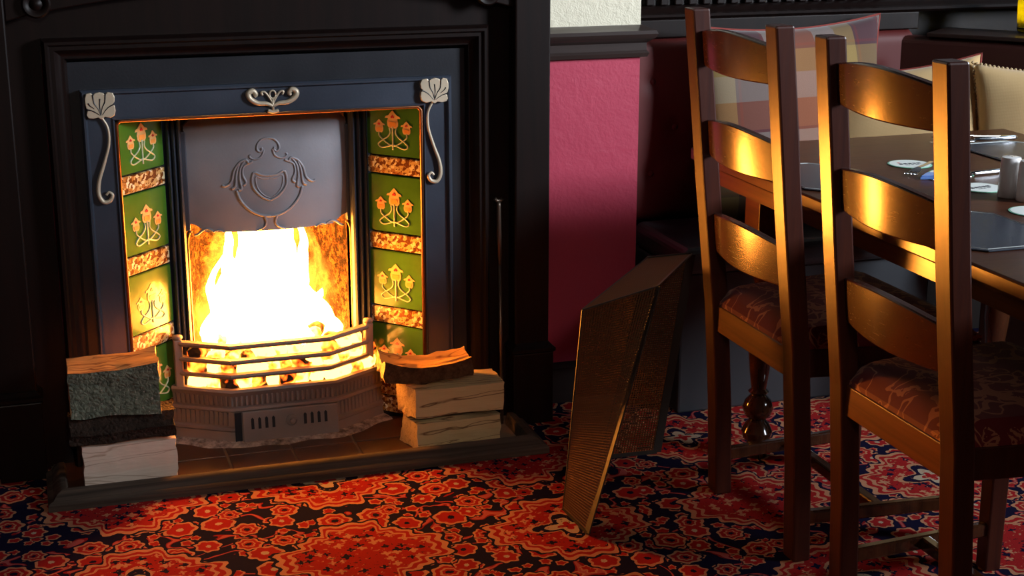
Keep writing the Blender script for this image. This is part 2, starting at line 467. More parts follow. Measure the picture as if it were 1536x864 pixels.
def lathe(bm, prof, cx, cy, seg=20, sx=1.0, sy=1.0):
    rings(bm, [[(cx + r * sx * math.cos(2 * PI * k / seg), cy + r * sy * math.sin(2 * PI * k / seg), z) for k in range(seg)] for r, z in prof])

def prism(bm, poly, mapf, h0, h1):
    rings(bm, [[mapf(u, v, h0) for u, v in poly], [mapf(u, v, h1) for u, v in poly]])

def offset(pts, d):
    """mitred offset of an open 2-D polyline; positive = to the left of travel"""
    out = []
    for i, p in enumerate(pts):
        ns = []
        for a, b in ((i - 1, i), (i, i + 1)):
            if a >= 0 and b < len(pts):
                dx, dy = pts[b][0] - pts[a][0], pts[b][1] - pts[a][1]
                l = math.hypot(dx, dy); ns.append((-dy / l, dx / l))
        if len(ns) == 1: n = ns[0]; k = 1
        else:
            n = (ns[0][0] + ns[1][0], ns[0][1] + ns[1][1]); l = math.hypot(*n); n = (n[0] / l, n[1] / l)
            k = 1 / max(0.3, n[0] * ns[0][0] + n[1] * ns[0][1])
        out.append((p[0] + n[0] * d * k, p[1] + n[1] * d * k))
    return out

def sweep(bm, pts, prof, mapf, closed=True):
    """profile points (offset, height) carried along the polyline pts with mitres"""
    offs = {o: offset(pts, o) for o, _ in prof}
    rs = [[mapf(*offs[o][i], h) for o, h in prof] for i in range(len(pts))]
    rings(bm, rs, True, closed)

XZ = lambda u, v, h: (u, h, v)      # wall plane, h = y
XY = lambda u, v, h: (u, v, h)      # floor plane, h = z

def spline(pts, n=8):
    """Catmull-Rom through points"""
    pts = [V(p) for p in pts]; out = []
    for i in range(len(pts) - 1):
        p0 = pts[max(i - 1, 0)]; p1 = pts[i]; p2 = pts[i + 1]; p3 = pts[min(i + 2, len(pts) - 1)]
        for k in range(n):
            t = k / n
            out.append(0.5 * ((2 * p1) + (p2 - p0) * t + (2 * p0 - 5 * p1 + 4 * p2 - p3) * t * t + (3 * p1 - p0 - 3 * p2 + p3) * t ** 3))
    out.append(pts[-1]); return out

def wloc(o):
    l = V((0, 0, 0))
    while o: l += o.location; o = o.parent
    return l

def props(o, label=None, cat=None, group=None, kind=None):
    for k, v in (('label', label), ('category', cat), ('group', group), ('kind', kind)):
        if v: o[k] = v
    return o

def obj(name, bm, mat, parent=None, bevel=0.0, smooth=False, seg=2, weld=True, **pr):
    if weld: bmesh.ops.remove_doubles(bm, verts=bm.verts, dist=1e-6)
    bmesh.ops.recalc_face_normals(bm, faces=bm.faces)
    me = bpy.data.meshes.new(name)
    if parent is None:
        xs = [v.co for v in bm.verts]
        o0 = V(((min(c.x for c in xs) + max(c.x for c in xs)) / 2, (min(c.y for c in xs) + max(c.y for c in xs)) / 2, min(c.z for c in xs)))
        base = o0; loc = o0
    else:
        base = wloc(parent); loc = V((0, 0, 0))
        if parent.type == 'MESH' or True: loc = V((0, 0, 0))
    bmesh.ops.translate(bm, verts=bm.verts, vec=-base)
    bm.to_mesh(me); bm.free()
    for m_ in (mat if isinstance(mat, (list, tuple)) else [mat]): me.materials.append(M[m_])
    if smooth:
        for p in me.polygons: p.use_smooth = True
        if smooth == 'auto': me.set_sharp_from_angle(angle=math.radians(38))
    o = bpy.data.objects.new(name, me); COL.objects.link(o)
    o.location = loc
    if parent: o.parent = parent
    if bevel:
        b = o.modifiers.new('bevel', 'BEVEL'); b.width = bevel; b.segments = seg; b.limit_method = 'ANGLE'
    return props(o, **pr)

def thing(name, label, cat, loc, group=None):
    o = bpy.data.objects.new(name, None); COL.objects.link(o); o.location = loc
    o.empty_display_size = 0.1
    return props(o, label, cat, group)

def NB(): return bmesh.new()

def copy_tree(o, parent=None):
    c = o.copy(); COL.objects.link(c)
    if parent: c.parent = parent
    for ch in list(o.children): copy_tree(ch, c)
    return c


# ------------------------------------------------------------------ the setting
bm = NB(); quad(bm, (-2.2, -2.6, 0), (4.2, -2.6, 0), (4.2, 4.2, 0), (-2.2, 4.2, 0))
obj('floor', bm, 'carpet', kind='structure', label='red and navy patterned carpet with large medallions')

# chimney breast wall with the hole for the fireplace
WY = 3.50
bm = NB()
def wallpart(x0, x1, z0, z1): box(bm, x0, x1, WY, 4.05, z0, z1)
wallpart(-2.2, 0.12, 0, 0.91); wallpart(0.95, 1.454, 0, 0.91); wallpart(0.12, 0.95, 0.82, 0.91)
n_red = len(bm.faces)
wallpart(-2.2, 1.454, 0.91, 2.4)
bm.faces.ensure_lookup_table()
for i, f in enumerate(bm.faces): f.material_index = 0 if i < n_red else 1
obj('wall_back', bm, ['red_paint', 'cream_paper'], weld=False, kind='structure', label='wall painted crimson below the rail and papered cream above')

# dado rail on the pier: returns around the corner
bm = NB()
prof = [(0, 0.872), (-0.014, 0.874), (-0.018, 0.884), (-0.012, 0.890), (-0.012, 0.908), (-0.020, 0.914), (-0.030, 0.922), (-0.034, 0.931), (-0.030, 0.939), (-0.020, 0.943), (-0.006, 0.950), (0, 0.951)]
sweep(bm, [(1.16, WY), (1.454, WY), (1.454, 3.68)], prof, XY)
obj('trim_1', bm, 'trim_wood', smooth='auto', kind='structure', label='dark moulded dado rail on the red pier')
bm = NB()
prof = [(0, 0.0), (-0.018, 0.0), (-0.018, 0.068), (-0.012, 0.080), (-0.014, 0.092), (-0.006, 0.102), (0, 0.104)]
sweep(bm, [(1.16, WY), (1.454, WY), (1.454, 3.68)], prof, XY)
obj('baseboard_back', bm, 'dado_wood', smooth='auto', kind='structure', label='dark skirting board at the foot of the red pier')

# alcove wall behind the bench with upright boards, and the right wall
AY = 3.72
bm = NB()
box(bm, 1.454, 3.10, AY, 3.80, 0, 2.4); box(bm, 3.90, 4.2, AY, 3.80, 0, 2.4)
box(bm, 3.10, 3.90, AY, 3.80, 0, 1.08); box(bm, 3.10, 3.90, AY, 3.80, 2.12, 2.4)
alc = obj('wall_alcove', bm, 'dark_wall', weld=False, kind='structure', label='dark panelled wall behind the bench')
slat_me = None
for i in range(20):
    x = 1.475 + i * 0.040
    if slat_me is None:
        bm = NB(); box(bm, x, x + 0.022, AY - 0.014, AY, 0.975, 1.40)
        o = obj('slat', bm, 'surround_wood', alc, 0.003); slat_me = o; x00 = x
    else:
        o = slat_me.copy(); COL.objects.link(o); o.location = slat_me.location + V((x - x00, 0, 0))
bm = NB(); box(bm, 4.12, 4.2, -2.6, 3.72, 0, 2.4)
obj('wall_right', bm, 'dark_wall', kind='structure', label='dark side wall of the room')
bm = NB(); box(bm, -2.28, -2.2, -2.6, 4.05, 0, 2.4)
obj('wall_left', bm, 'dark_wall', kind='structure', label='dark side wall of the room')
# window in the alcove wall
bm = NB()
for a in ((3.10, 3.15, 1.08, 2.12), (3.85, 3.90, 1.08, 2.12), (3.15, 3.85, 1.08, 1.13), (3.15, 3.85, 2.07, 2.12), (3.485, 3.515, 1.13, 2.07)):
    box(bm, a[0], a[1], AY + 0.01, AY + 0.06, a[2], a[3])
win = obj('window_1', bm, 'dado_wood', weld=False, kind='structure', label='window in the alcove wall')
for x0, x1 in ((3.15, 3.485), (3.515, 3.85)):
    bm = NB(); box(bm, x0, x1, AY + 0.03, AY + 0.036, 1.13, 2.07); obj('pane', bm, 'window_glass', win)

# ------------------------------------------------------------------ wooden fire surround
CX = 0.535
sur = thing('fire_surround', 'dark wooden fire surround with tall side pilasters around the cast iron fireplace', 'fire surround', (CX, 3.42, 0))
for s in (-1, 1):
    xi, xo = (CX + s * 0.556, CX + s * 0.642)
    x0, x1 = min(xi, xo), max(xi, xo)
    bm = NB(); box(bm, x0, x1, 3.372, WY, 0.20, 1.16)
    pil = obj('pilaster', bm, 'surround_wood', sur, 0.004)
    bm = NB(); box(bm, x0 - 0.008, x1 + 0.008, 3.358, WY, 0, 0.182)
    obj('plinth', bm, 'surround_wood', pil, 0.003)
    bm = NB()
    e = [(0.0, 0.182), (0.004, 0.186), (0.004, 0.193), (-0.002, 0.198), (-0.009, 0.206)]
    rings(bm, [[(x0 - 0.008 - d, 3.358 - d, z), (x1 + 0.008 + d, 3.358 - d, z), (x1 + 0.008 + d, WY, z), (x0 - 0.008 - d, WY, z)] for d, z in e])
    obj('plinth_cap', bm, 'surround_wood', pil)
    # recessed stile between pilaster and moulding
    a, b = sorted((CX + s * 0.49, CX + s * 0.556))
    bm = NB(); box(bm, a, b, 3.425, WY, 0, 1.16); obj('stile', bm, 'surround_wood', sur)
bm = NB(); box(bm, CX - 0.49, CX + 0.49, 3.425, WY, 0.955, 1.16); obj('frieze', bm, 'surround_wood', sur)
# arched board under the shelf
bm = NB()
N = 28
lo = [(CX - 0.556 + 1.112 * i / N, 1.012 + 0.060 * math.sin(PI * i / N) ** 0.8) for i in range(N + 1)]
poly = lo + [(CX + 0.556, 1.16), (CX - 0.556, 1.16)]
prism(bm, poly, XZ, 3.385, 3.425)
ab = obj('arched_board', bm, 'surround_wood', sur, 0.003)
for s in (-1, 1):
    bm = NB()
    prof = [(0.030, 0.0), (0.030, 0.008), (0.026, 0.013), (0.020, 0.012), (0.014, 0.006), (0.006, 0.012), (0.001, 0.013)]
    cx, cz = CX + s * 0.492, 1.048
    rings(bm, [[(cx + r * math.cos(2 * PI * k / 24), 3.385 - h, cz + r * math.sin(2 * PI * k / 24)) for k in range(24)] for r, h in prof])
    obj('roundel', bm, 'surround_wood', ab, smooth='auto')
bm = NB(); box(bm, CX - 0.70, CX + 0.70, 3.22, WY, 1.20, 1.235); obj('mantel_shelf', bm, 'surround_wood', sur, 0.008)
bm = NB(); box(bm, CX - 0.66, CX + 0.66, 3.33, WY, 1.16, 1.20); obj('shelf_moulding', bm, 'surround_wood', sur, 0.01)
# bolection moulding framing the iron
bm = NB()
U = [(0.047, 0.0), (0.047, 0.972), (1.035, 0.972), (1.035, 0.0)]
prof = [(0, 3.425), (0, 3.402), (-0.006, 3.392), (-0.012, 3.392), (-0.016, 3.398), (-0.024, 3.398), (-0.032, 3.410), (-0.040, 3.416), (-0.044, 3.416), (-0.050, 3.430), (-0.050, 3.45), (0, 3.45)]
sweep(bm, U, prof, XZ)
obj('bolection_moulding', bm, 'surround_wood', sur, smooth='auto')

# ------------------------------------------------------------------ cast iron fireplace
fp = thing('cast_iron_fireplace', 'black cast iron fireplace with green floral tile panels and a fire basket', 'fireplace', (CX, 3.45, 0))
bm = NB()
U = [(0.119, 0.0), (0.119, 0.858), (0.949, 0.858), (0.949, 0.0)]
sweep(bm, U, [(0.06, 3.432), (0.0, 3.432), (0.0, 3.46), (0.06, 3.46)], XZ)
obj('backing_plate', bm, 'iron_black', fp)
bm = NB()
prof = [(0.0, 3.44), (0.0, 3.416), (-0.004, 3.412), (-0.008, 3.412), (-0.012, 3.420), (-0.062, 3.420), (-0.066, 3.416), (-0.069, 3.420), (-0.069, 3.445)]
sweep(bm, U, prof, XZ)
fr = obj('front_frame', bm, 'iron_frame', fp, smooth='auto')
bm = NB()
sweep(bm, [(0.1905, 0.0), (0.1905, 0.780), (0.199, 0.7885), (0.869, 0.7885), (0.8775, 0.780), (0.8775, 0.0)],
      [(-0.0045 * math.cos(a) , 3.424 + 0.0065 * math.sin(a)) for a in [2 * PI * k / 8 for k in range(8)]], XZ)
obj('inner_rim', bm, 'fire_tint_metal', fr, smooth=True)
# soffit behind the lintel
bm = NB(); box(bm, 0.187, 0.882, 3.43, 3.60, 0.795, 0.815); obj('soffit', bm, 'iron_black', fp)

# leaf ornaments with curled stems
leaf = [(0.50, -0.03), (0.40, 0.05), (0.24, 0.01), (0.08, 0.04), (0.02, 0.16), (0.05, 0.30), (0.10, 0.36), (0.03, 0.42), (0.0, 0.60), (0.0, 0.80), (0.05, 0.98), (0.20, 1.02), (0.29, 0.92),
        (0.33, 0.99), (0.48, 1.03), (0.62, 0.99), (0.68, 0.92), (0.76, 1.02), (0.94, 0.98), (1.0, 0.82), (0.98, 0.62), (0.91, 0.55), (0.98, 0.48), (1.0, 0.28), (0.95, 0.10), (0.80, 0.02), (0.62, 0.06)]
veins = [[(0.50, 0.12), (0.42, 0.40), (0.30, 0.62), (0.27, 0.95)], [(0.50, 0.12), (0.56, 0.42), (0.66, 0.66), (0.69, 0.95)], [(0.46, 0.14), (0.32, 0.26), (0.18, 0.34), (0.05, 0.37)],
         [(0.54, 0.14), (0.68, 0.34), (0.80, 0.46), (0.95, 0.54)], [(0.30, 0.40), (0.18, 0.50), (0.10, 0.62)], [(0.50, 0.20), (0.48, 0.50), (0.50, 0.78)]]
def leaf_orn(x0, x1, stem, rs):
    bm = NB()
    prism(bm, [(x0 + u * (x1 - x0), 0.797 + v * 0.056) for u, v in leaf], XZ, 3.407, 3.422)
    lf = obj('leaf_ornament', bm, 'brass', fp, 0.0015, label='pale metal leaf with a long curled stem')
    bm = NB()
    for vn in veins:
        pts = spline([(x0 + u * (x1 - x0), 3.4068, 0.797 + v * 0.056) for u, v in vn], 5)
        tube(bm, pts, [0.0006 + 0.0010 * k / len(pts) for k in range(len(pts))], 5)
    obj('vein_shade', bm, 'iron_black', lf, weld=False, kind='stuff')  # black tubes stand in for the shade in the carved slits
    pts = spline([(x, 3.414, z) for x, z in stem], 8)
    n = len(pts)
    rad = [0.0028 + 0.0045 * math.sin(PI * min(1, (i / n) * 1.08)) ** 1.5 * (i / n) for i in range(n)]
    bm = NB(); tube(bm, pts, rad, 8)
    o = obj('curled_stem', bm, 'brass', lf, smooth=True)
leaf_orn(0.128, 0.191, [(0.160, 0.80), (0.172, 0.775), (0.172, 0.74), (0.160, 0.70), (0.146, 0.66), (0.143, 0.63), (0.152, 0.612), (0.166, 0.614), (0.172, 0.626), (0.165, 0.633), (0.159, 0.627)], 1)
leaf_orn(0.940, 0.873, [(0.904, 0.80), (0.892, 0.775), (0.892, 0.74), (0.903, 0.70), (0.917, 0.66), (0.920, 0.63), (0.911, 0.612), (0.897, 0.614), (0.891, 0.626), (0.898, 0.633), (0.904, 0.627)], -1)
# centre scroll
bm = NB()
cx = 0.534
for s in (-1, 1):
    tube(bm, spline([(cx, 3.416, 0.806), (cx + s * 0.014, 3.416, 0.812), (cx + s * 0.034, 3.416, 0.814), (cx + s * 0.050, 3.416, 0.824), (cx + s * 0.054, 3.416, 0.836), (cx + s * 0.044, 3.416, 0.842), (cx + s * 0.037, 3.416, 0.834), (cx + s * 0.041, 3.416, 0.829)], 5),
         [0.0035 + 0.003 * math.sin(PI * min(1, i / 36)) for i in range(36)], 8)
    tube(bm, spline([(cx, 3.416, 0.812), (cx + s * 0.008, 3.416, 0.826), (cx + s * 0.017, 3.416, 0.838), (cx + s * 0.025, 3.416, 0.838), (cx + s * 0.022, 3.416, 0.831)], 5), 0.0024, 6)
tube(bm, spline([(cx - 0.012, 3.416, 0.796), (cx, 3.416, 0.793), (cx + 0.012, 3.416, 0.796)], 5), 0.0045, 6)
tube(bm, [(cx, 3.416, 0.793), (cx, 3.416, 0.822)], 0.003, 6)
tube(bm, [(cx + 0.007 * math.cos(2 * PI * k / 14), 3.416, 0.832 + 0.009 * math.sin(2 * PI * k / 14)) for k in range(15)], 0.0022, 6)
obj('scroll_ornament', bm, 'brass', fp, smooth=True)

# tile panels
def flower_mesh():
    tul = [(-0.30, 0.0), (-0.42, 0.16), (-0.44, 0.40), (-0.36, 0.62), (-0.62, 0.62), (-0.56, 0.74), (-0.34, 0.80), (-0.16, 0.98), (0, 1.12), (0.16, 0.98), (0.34, 0.80), (0.56, 0.74), (0.62, 0.62), (0.36, 0.62), (0.44, 0.40), (0.42, 0.16), (0.30, 0.0)]
    bm = NB(); mi = []
    def lay(poly, h0, h1, k):
        n0 = len(bm.faces); prism(bm, poly, XZ, -h1, -h0)
        bm.faces.ensure_lookup_table()
        for f in bm.faces[n0:]: f.material_index = k
    lay(tul, 0, 0.0014, 0)
    lay([(u * 0.66, 0.10 + v * 0.50) for u, v in tul if v < 0.7], 0, 0.0022, 1)
    lay([(-0.16, 0.70), (0, 0.84), (0.16, 0.70), (0.07, 0.62), (0, 0.68), (-0.07, 0.62)], 0, 0.0024, 2)
    bmesh.ops.recalc_face_normals(bm, faces=bm.faces)
    me = bpy.data.meshes.new('flower'); bm.to_mesh(me); bm.free()
    for k in ('petal_cream', 'petal_orange', 'petal_heart'): me.materials.append(M[k])
    return me
flower_me = flower_mesh()
def stem_mesh():
    bm = NB()
    w = 0.0021
    def st(pts, w=w): tube(bm, spline([(x, -0.0005, z) for x, z in pts], 6), w, 6)
    st([(0, -0.050), (0, -0.02), (0, 0.012)], 0.0026)
    for s in (-1, 1):
        st([(s * 0.010, 0.008), (s * 0.008, -0.004), (s * 0.016, -0.016), (s * 0.034, -0.028), (s * 0.043, -0.038), (s * 0.034, -0.046), (s * 0.016, -0.042), (0, -0.036)])
        st([(s * 0.0395, -0.004), (s * 0.040, -0.014), (s * 0.030, -0.024), (s * 0.012, -0.036), (0, -0.040)])
    bmesh.ops.recalc_face_normals(bm, faces=bm.faces)
    me = bpy.data.meshes.new('stem'); bm.to_mesh(me); bm.free(); me.materials.append(M['stem_glaze'])
    for p in me.polygons: p.use_smooth = True
    return me
stem_me = stem_mesh()
def tile_mesh(name, w, h, mat):
    bm = NB(); box(bm, -w / 2, w / 2, 0, 0.012, -h / 2, h / 2)
    bmesh.ops.bevel(bm, geom=[e for e in bm.edges], offset=0.0018, segments=2, affect='EDGES')
    bmesh.ops.recalc_face_normals(bm, faces=bm.faces)
    me = bpy.data.meshes.new(name); bm.to_mesh(me); bm.free(); me.materials.append(M[mat]); return me
TW = 0.150
tile_me = tile_mesh('tile', TW, 0.138, 'green_tile')
band_me = tile_mesh('border_tile', TW, 0.040, 'mottled_tile')
base_fp = wloc(fp)
for a, b in (((0.193, 3.428), (0.300, 3.540)), ((0.773, 3.540), (0.876, 3.428))):
    ang = math.atan2(b[1] - a[1], b[0] - a[0])
    mid = ((a[0] + b[0]) / 2, (a[1] + b[1]) / 2)
    bm = NB()
    nx, ny = math.sin(ang), -math.cos(ang)
    poly = [(a[0] - nx * 0.013, a[1] - ny * 0.013), (b[0] - nx * 0.013, b[1] - ny * 0.013), (b[0] - nx * 0.02, b[1] - ny * 0.02), (a[0] - nx * 0.02, a[1] - ny * 0.02)]
    prism(bm, poly, XY, 0.0, 0.80); obj('tile_backing', bm, 'iron_black', fp)
    z = 0.802
    for k in range(5):
        for nm, me, h in (('tile', tile_me, 0.138), ('border_tile', band_me, 0.040)):
            if z - h < 0: continue
            o = bpy.data.objects.new(nm, me); COL.objects.link(o); o.parent = fp
            o.location = V((mid[0], mid[1], z - h / 2)) - base_fp; o.rotation_euler = (0, 0, ang)
            if nm == 'tile':
                for fx, fz, sc in ((0, -0.003, 0.038), (-0.0385, -0.015, 0.028), (0.0385, -0.015, 0.028)):
                    q = bpy.data.objects.new('flower', flower_me); COL.objects.link(q); q.parent = o
                    q.location = (fx, 0, fz); q.scale = (sc * 0.92, 1, sc)
                q = bpy.data.objects.new('stem', stem_me); COL.objects.link(q); q.parent = o; q.location = (0, 0, -0.010); q.scale = (0.97, 1, 0.88)
            z -= h + 0.004

# reeded uprights beside the fire opening
for s in (-1, 1):
    x0 = CX + s * 0.240 if s > 0 else CX - 0.232
    xe = CX + s * 0.196
    bm = NB()
    P = []
    for k in range(3):
        u0 = x0 + (xe - x0) * k / 3; u1 = x0 + (xe - x0) * (k + 1) / 3; um = (u0 + u1) / 2
        P += [(u0, 3.545), (u0 + (u1 - u0) * 0.2, 3.534), (um, 3.530), (u0 + (u1 - u0) * 0.8, 3.534)]
    P += [(xe, 3.545), (xe, 3.60), (x0, 3.60)]
    prism(bm, P, XY, 0.0, 0.80)
    obj('reeded_upright', bm, 'iron_frame', fp, smooth=False)

# hood with relief
HCX, HW = 0.537, 0.190
def hood_y(x): return 3.560 - 0.020 * max(0.0, 1 - ((x - HCX) / HW) ** 2)
bm = NB()
def hood_top(x):
    u = (x - HCX) / HW
    return 0.782 - (0.034 * ((abs(u) - 0.84) / 0.16) ** 0.7 if abs(u) > 0.84 else 0)
def hood_bot(x):
    u = (x - HCX) / HW
    z = 0.492 + 0.006 * u * u
    if abs(u) > 0.80: z += 0.020 * math.sin((abs(u) - 0.80) / 0.20 * PI / 2)
    return z
NX, NZ = 48, 16
for side in (0, 1):
    grid = []
    for i in range(NX + 1):
        x = HCX - HW + 2 * HW * i / NX
        t, b = hood_top(x), hood_bot(x)
        grid.append([bm.verts.new((x, hood_y(x) + 0.012 * side - 0.005 * math.sin(PI * j / NZ) * (1 - side), b + (t - b) * j / NZ)) for j in range(NZ + 1)])
    for i in range(NX):
        for j in range(NZ):
            f = (grid[i][j], grid[i + 1][j], grid[i + 1][j + 1], grid[i][j + 1])
            bm.faces.new(f if side == 0 else f[::-1])
    if side == 0: g0 = grid
for i in range(NX):
    for j in (0, NZ): bm.faces.new((g0[i][j], g0[i + 1][j], grid[i + 1][j], grid[i][j]))
for j in range(NZ):
    for i in (0, NX): bm.faces.new((g0[i][j], g0[i][j + 1], grid[i][j + 1], grid[i][j]))
hood = obj('hood', bm, 'iron_hood', fp, smooth='auto', label='grey iron hood with raised shield emblem')
def hood_surf(x, z):
    t, b = hood_top(x), hood_bot(x)
    return hood_y(x) - 0.005 * math.sin(PI * min(1, max(0, (z - b) / (t - b))))
def EM(cx, cy):     # from the enlarged view of the emblem to hood coordinates
    x = HCX + (cx - 640) / 4.546 * 0.00157
    z = 0.712 - (cy - 165) / 4.546 * 0.00160
    return x, z
bm = NB()
def rel(pts, w, n=7, lift=0.0):
    pp = spline([(*EM(*p), 0) for p in pts], n)
    k = len(pp)
    ww = w if not isinstance(w, tuple) else [w[0] + (w[1] - w[0]) * i / (k - 1) for i in range(k)]
    tube(bm, [(p.x, hood_surf(p.x, p.y) - lift, p.y) for p in pp], ww, 6)
for s in (-1, 1):
    mx = lambda pts: [(640 + s * (x - 640), y) for x, y in pts]
    rel(mx([(640, 160), (600, 168), (570, 200), (566, 235), (585, 250), (600, 238), (596, 222)]), 0.0030)
    rel(mx([(610, 235), (600, 270), (575, 292), (545, 298), (520, 288), (512, 274), (522, 268)]), 0.0026)
    rel(mx([(530, 312), (505, 322), (497, 308), (480, 300), (440, 320), (405, 370), (385, 440), (345, 470), (322, 464)]), 0.0032)
    rel(mx([(440, 325), (420, 390), (410, 470), (385, 490)]), (0.0026, 0.0040))
    rel(mx([(480, 305), (450, 350), (440, 420), (450, 490), (430, 500)]), (0.0024, 0.0040))
    rel(mx([(510, 322), (470, 345), (462, 400), (482, 450), (462, 470)]), (0.0022, 0.0036))
    rel(mx([(415, 500), (440, 570), (500, 640), (570, 678), (640, 690)]), 0.0036)
    rel(mx([(640, 412), (590, 408), (550, 388), (535, 392)]), 0.0028)
    rel(mx([(535, 385), (522, 430), (530, 490), (580, 550), (640, 582)]), 0.0030)
    rel(mx([(640, 432), (590, 430), (552, 415), (548, 450), (562, 500), (600, 545), (640, 566)]), 0.0018)
    rel(mx([(600, 690), (608, 730), (590, 765), (540, 785)]), (0.0040, 0.0020))
    rel(mx([(250, 775), (215, 758), (180, 768), (150, 790), (125, 800)]), 0.0030)
    rel(mx([(330, 790), (290, 770), (250, 780)]), 0.0024)
obj('shield_relief', bm, 'iron_hood', hood, smooth=True)
for s in (-1, 1):
    bm = NB()
    x0, x1 = sorted((HCX + s * 0.186, HCX + s * 0.200))
    box(bm, x0, x1, 3.552, 3.58, 0.50, 0.735)
    obj('hood_rail', bm, 'iron_frame', hood, 0.003)
# wire arch edging the fire opening
bm = NB()
pts = [(HCX - 0.196, 0.14), (HCX - 0.196, 0.47)] + [(HCX - 0.196 + 0.012 * (1 - math.cos(a)), 0.47 + 0.03 * math.sin(a)) for a in (0.5, 1.0, 1.5)]
for s in (1, -1):
    tube(bm, [(HCX - s * (HCX - x), 3.558, z) for x, z in pts], 0.0045, 8)
obj('opening_edge', bm, 'fire_tint_metal', fp, smooth=True)

# fire basket bars
BP = [(0.303, 3.505), (0.413, 3.436), (0.647, 3.436), (0.757, 3.505)]
for z in (0.243, 0.206, 0.171):
    bm = NB()
    sweep(bm, BP, [(0, z - 0.006), (-0.003, z - 0.006), (-0.006, z), (-0.004, z + 0.005), (0.014, z + 0.0055), (0.014, z - 0.006)], XY)
    obj('grate_bar', bm, 'iron_grate', fp, 0.001)
for s in (-1, 1):
    bm = NB()
    x = 0.530 + s * 0.229
    box(bm, x - 0.010, x + 0.010, 3.500, 3.545, 0.12, 0.252)
    p = obj('grate_post', bm, 'iron_grate', fp, 0.003)
    bm = NB(); lathe(bm, [(0.011, 0.252), (0.013, 0.256), (0.011, 0.261), (0.004, 0.263)], x, 3.512, 12); obj('post_cap', bm, 'iron_grate', p, smooth=True)

# faceted ash pit front
bm = NB()
P = [(0.283, 3.512), (0.411, 3.432), (0.659, 3.432), (0.787, 3.512)]
prof = [(0.010, 0.140), (-0.004, 0.140), (-0.007, 0.134), (-0.004, 0.127), (-0.002, 0.124), (0.002, 0.098), (-0.004, 0.094), (-0.005, 0.088), (0.0, 0.085),
        (-0.003, 0.050), (-0.008, 0.047), (-0.008, 0.040), (-0.004, 0.036), (-0.010, 0.006), (0.010, 0.006)]
sweep(bm, P, prof, XY)
ap = obj('ash_pit_front', bm, 'iron_grate', fp, smooth='auto')
def facet_pt(t, off):      # point along the polyline by arc length
    segs = [(P[i], P[i + 1]) for i in range(3)]
    L = [math.dist(a, b) for a, b in segs]
    for (a, b), l in zip(segs, L):
        if t <= l:
            d = ((b[0] - a[0]) / l, (b[1] - a[1]) / l)
            return (a[0] + d[0] * t + d[1] * off, a[1] + d[1] * t - d[0] * off), d
        t -= l
tot = sum(math.dist(P[i], P[i + 1]) for i in range(3))
bm = NB()
def flute(t, z0, z1, w=0.0042, off=0.004, h=0.005):
    (x, y), d = facet_pt(t, 0)
    nx, ny = d[1], -d[0]
    ring = lambda z, o: [(x - d[0] * w + nx * -0.003, y - d[1] * w + ny * -0.003, z), (x + d[0] * w - nx * 0.003, y + d[1] * w - ny * 0.003, z), (x + d[0] * w * 0.5 + nx * o, y + d[1] * w * 0.5 + ny * o, z), (x - d[0] * w * 0.5 + nx * o, y - d[1] * w * 0.5 + ny * o, z)]
    rings(bm, [ring(z0, off), ring(z1, off)])
n = 46
for i in range(n):
    t = tot * (i + 0.5) / n
    flute(t, 0.099, 0.123, off=0.0035)
    if t < 0.145 or t > tot - 0.145: flute(t, 0.052, 0.084, off=0.005)
obj('fluting', bm, 'iron_grate', ap, kind='stuff')
# ash pan door with slots and knob
bm = NB()
prism(bm, [(0.432, 0.010), (0.660, 0.010), (0.660, 0.086), (0.432, 0.086)], lambda u, v, h: (u, h + (v - 0.086) * 0.10, v), 3.420, 3.428)
door = obj('ash_pan_door', bm, 'iron_grate', fp, 0.002)
slot_me = None
for k in range(8):
    x = 0.455 + k * 0.0165 if k < 4 else 0.580 + (k - 4) * 0.0165
    bm = NB(); prism(bm, [(x - 0.0035, 0.044), (x + 0.0035, 0.044), (x + 0.0035, 0.068), (x, 0.072), (x - 0.0035, 0.068)], lambda u, v, h: (u, h + (v - 0.086) * 0.10, v), 3.4185, 3.4215)
    obj('vent_slot', bm, 'iron_black', door)
bm = NB()
rings(bm, [[(0.548 + r * math.cos(2 * PI * k / 20), 3.4165 - h, 0.056 + r * math.sin(2 * PI * k / 20)) for k in range(20)] for r, h in ((0.014, 0), (0.014, 0.003), (0.010, 0.004), (0.010, 0.002), (0.005, 0.002), (0.006, 0.010), (0.003, 0.012))])
obj('door_knob', bm, 'iron_grate', door, smooth='auto')
# gap beside the door
bm = NB(); box(bm, 0.414, 0.430, 3.420, 3.4245, 0.008, 0.086); obj('door_gap', bm, 'iron_black', fp)

# fireclay chamber
bm = NB()
FB = [(0.330, 3.585), (0.395, 3.785), (0.680, 3.785), (0.745, 3.585)]
nz = 20; rows = []
dense = []
for a, b in zip(FB, FB[1:]):
    for k in range(12): dense.append((a[0] + (b[0] - a[0]) * k / 12, a[1] + (b[1] - a[1]) * k / 12))
dense.append(FB[-1])
for j in range(nz + 1):
    z = 0.02 + 0.86 * j / nz
    row = []
    for (x, y) in dense:
        d = noise.noise(V((x * 14, y * 14, z * 14))) * 0.010 + noise.noise(V((x * 40, y * 40, z * 40))) * 0.004
        lean = -max(0.0, z - 0.42) * 0.30 if y > 3.70 else 0
        row.append((x + (d if x < CX else -d), y + lean + d * 0.5, z))
    rows.append(row)
rings(bm, rows, False, False)
obj('fireback', bm, 'fireclay', fp, smooth=True)
bm = NB(); box(bm, 0.33, 0.745, 3.50, 3.80, 0.10, 0.128); obj('grate_floor', bm, 'iron_black', fp)
bm = NB(); box(bm, 0.20, 0.87, 3.575, 3.60, 0, 0.10); obj('ash_pit_back', bm, 'iron_black', fp)
bm = NB(); box(bm, 0.30, 0.78, 3.56, 3.85, 0.80, 0.82); obj('throat_plate', bm, 'fireclay', fp)
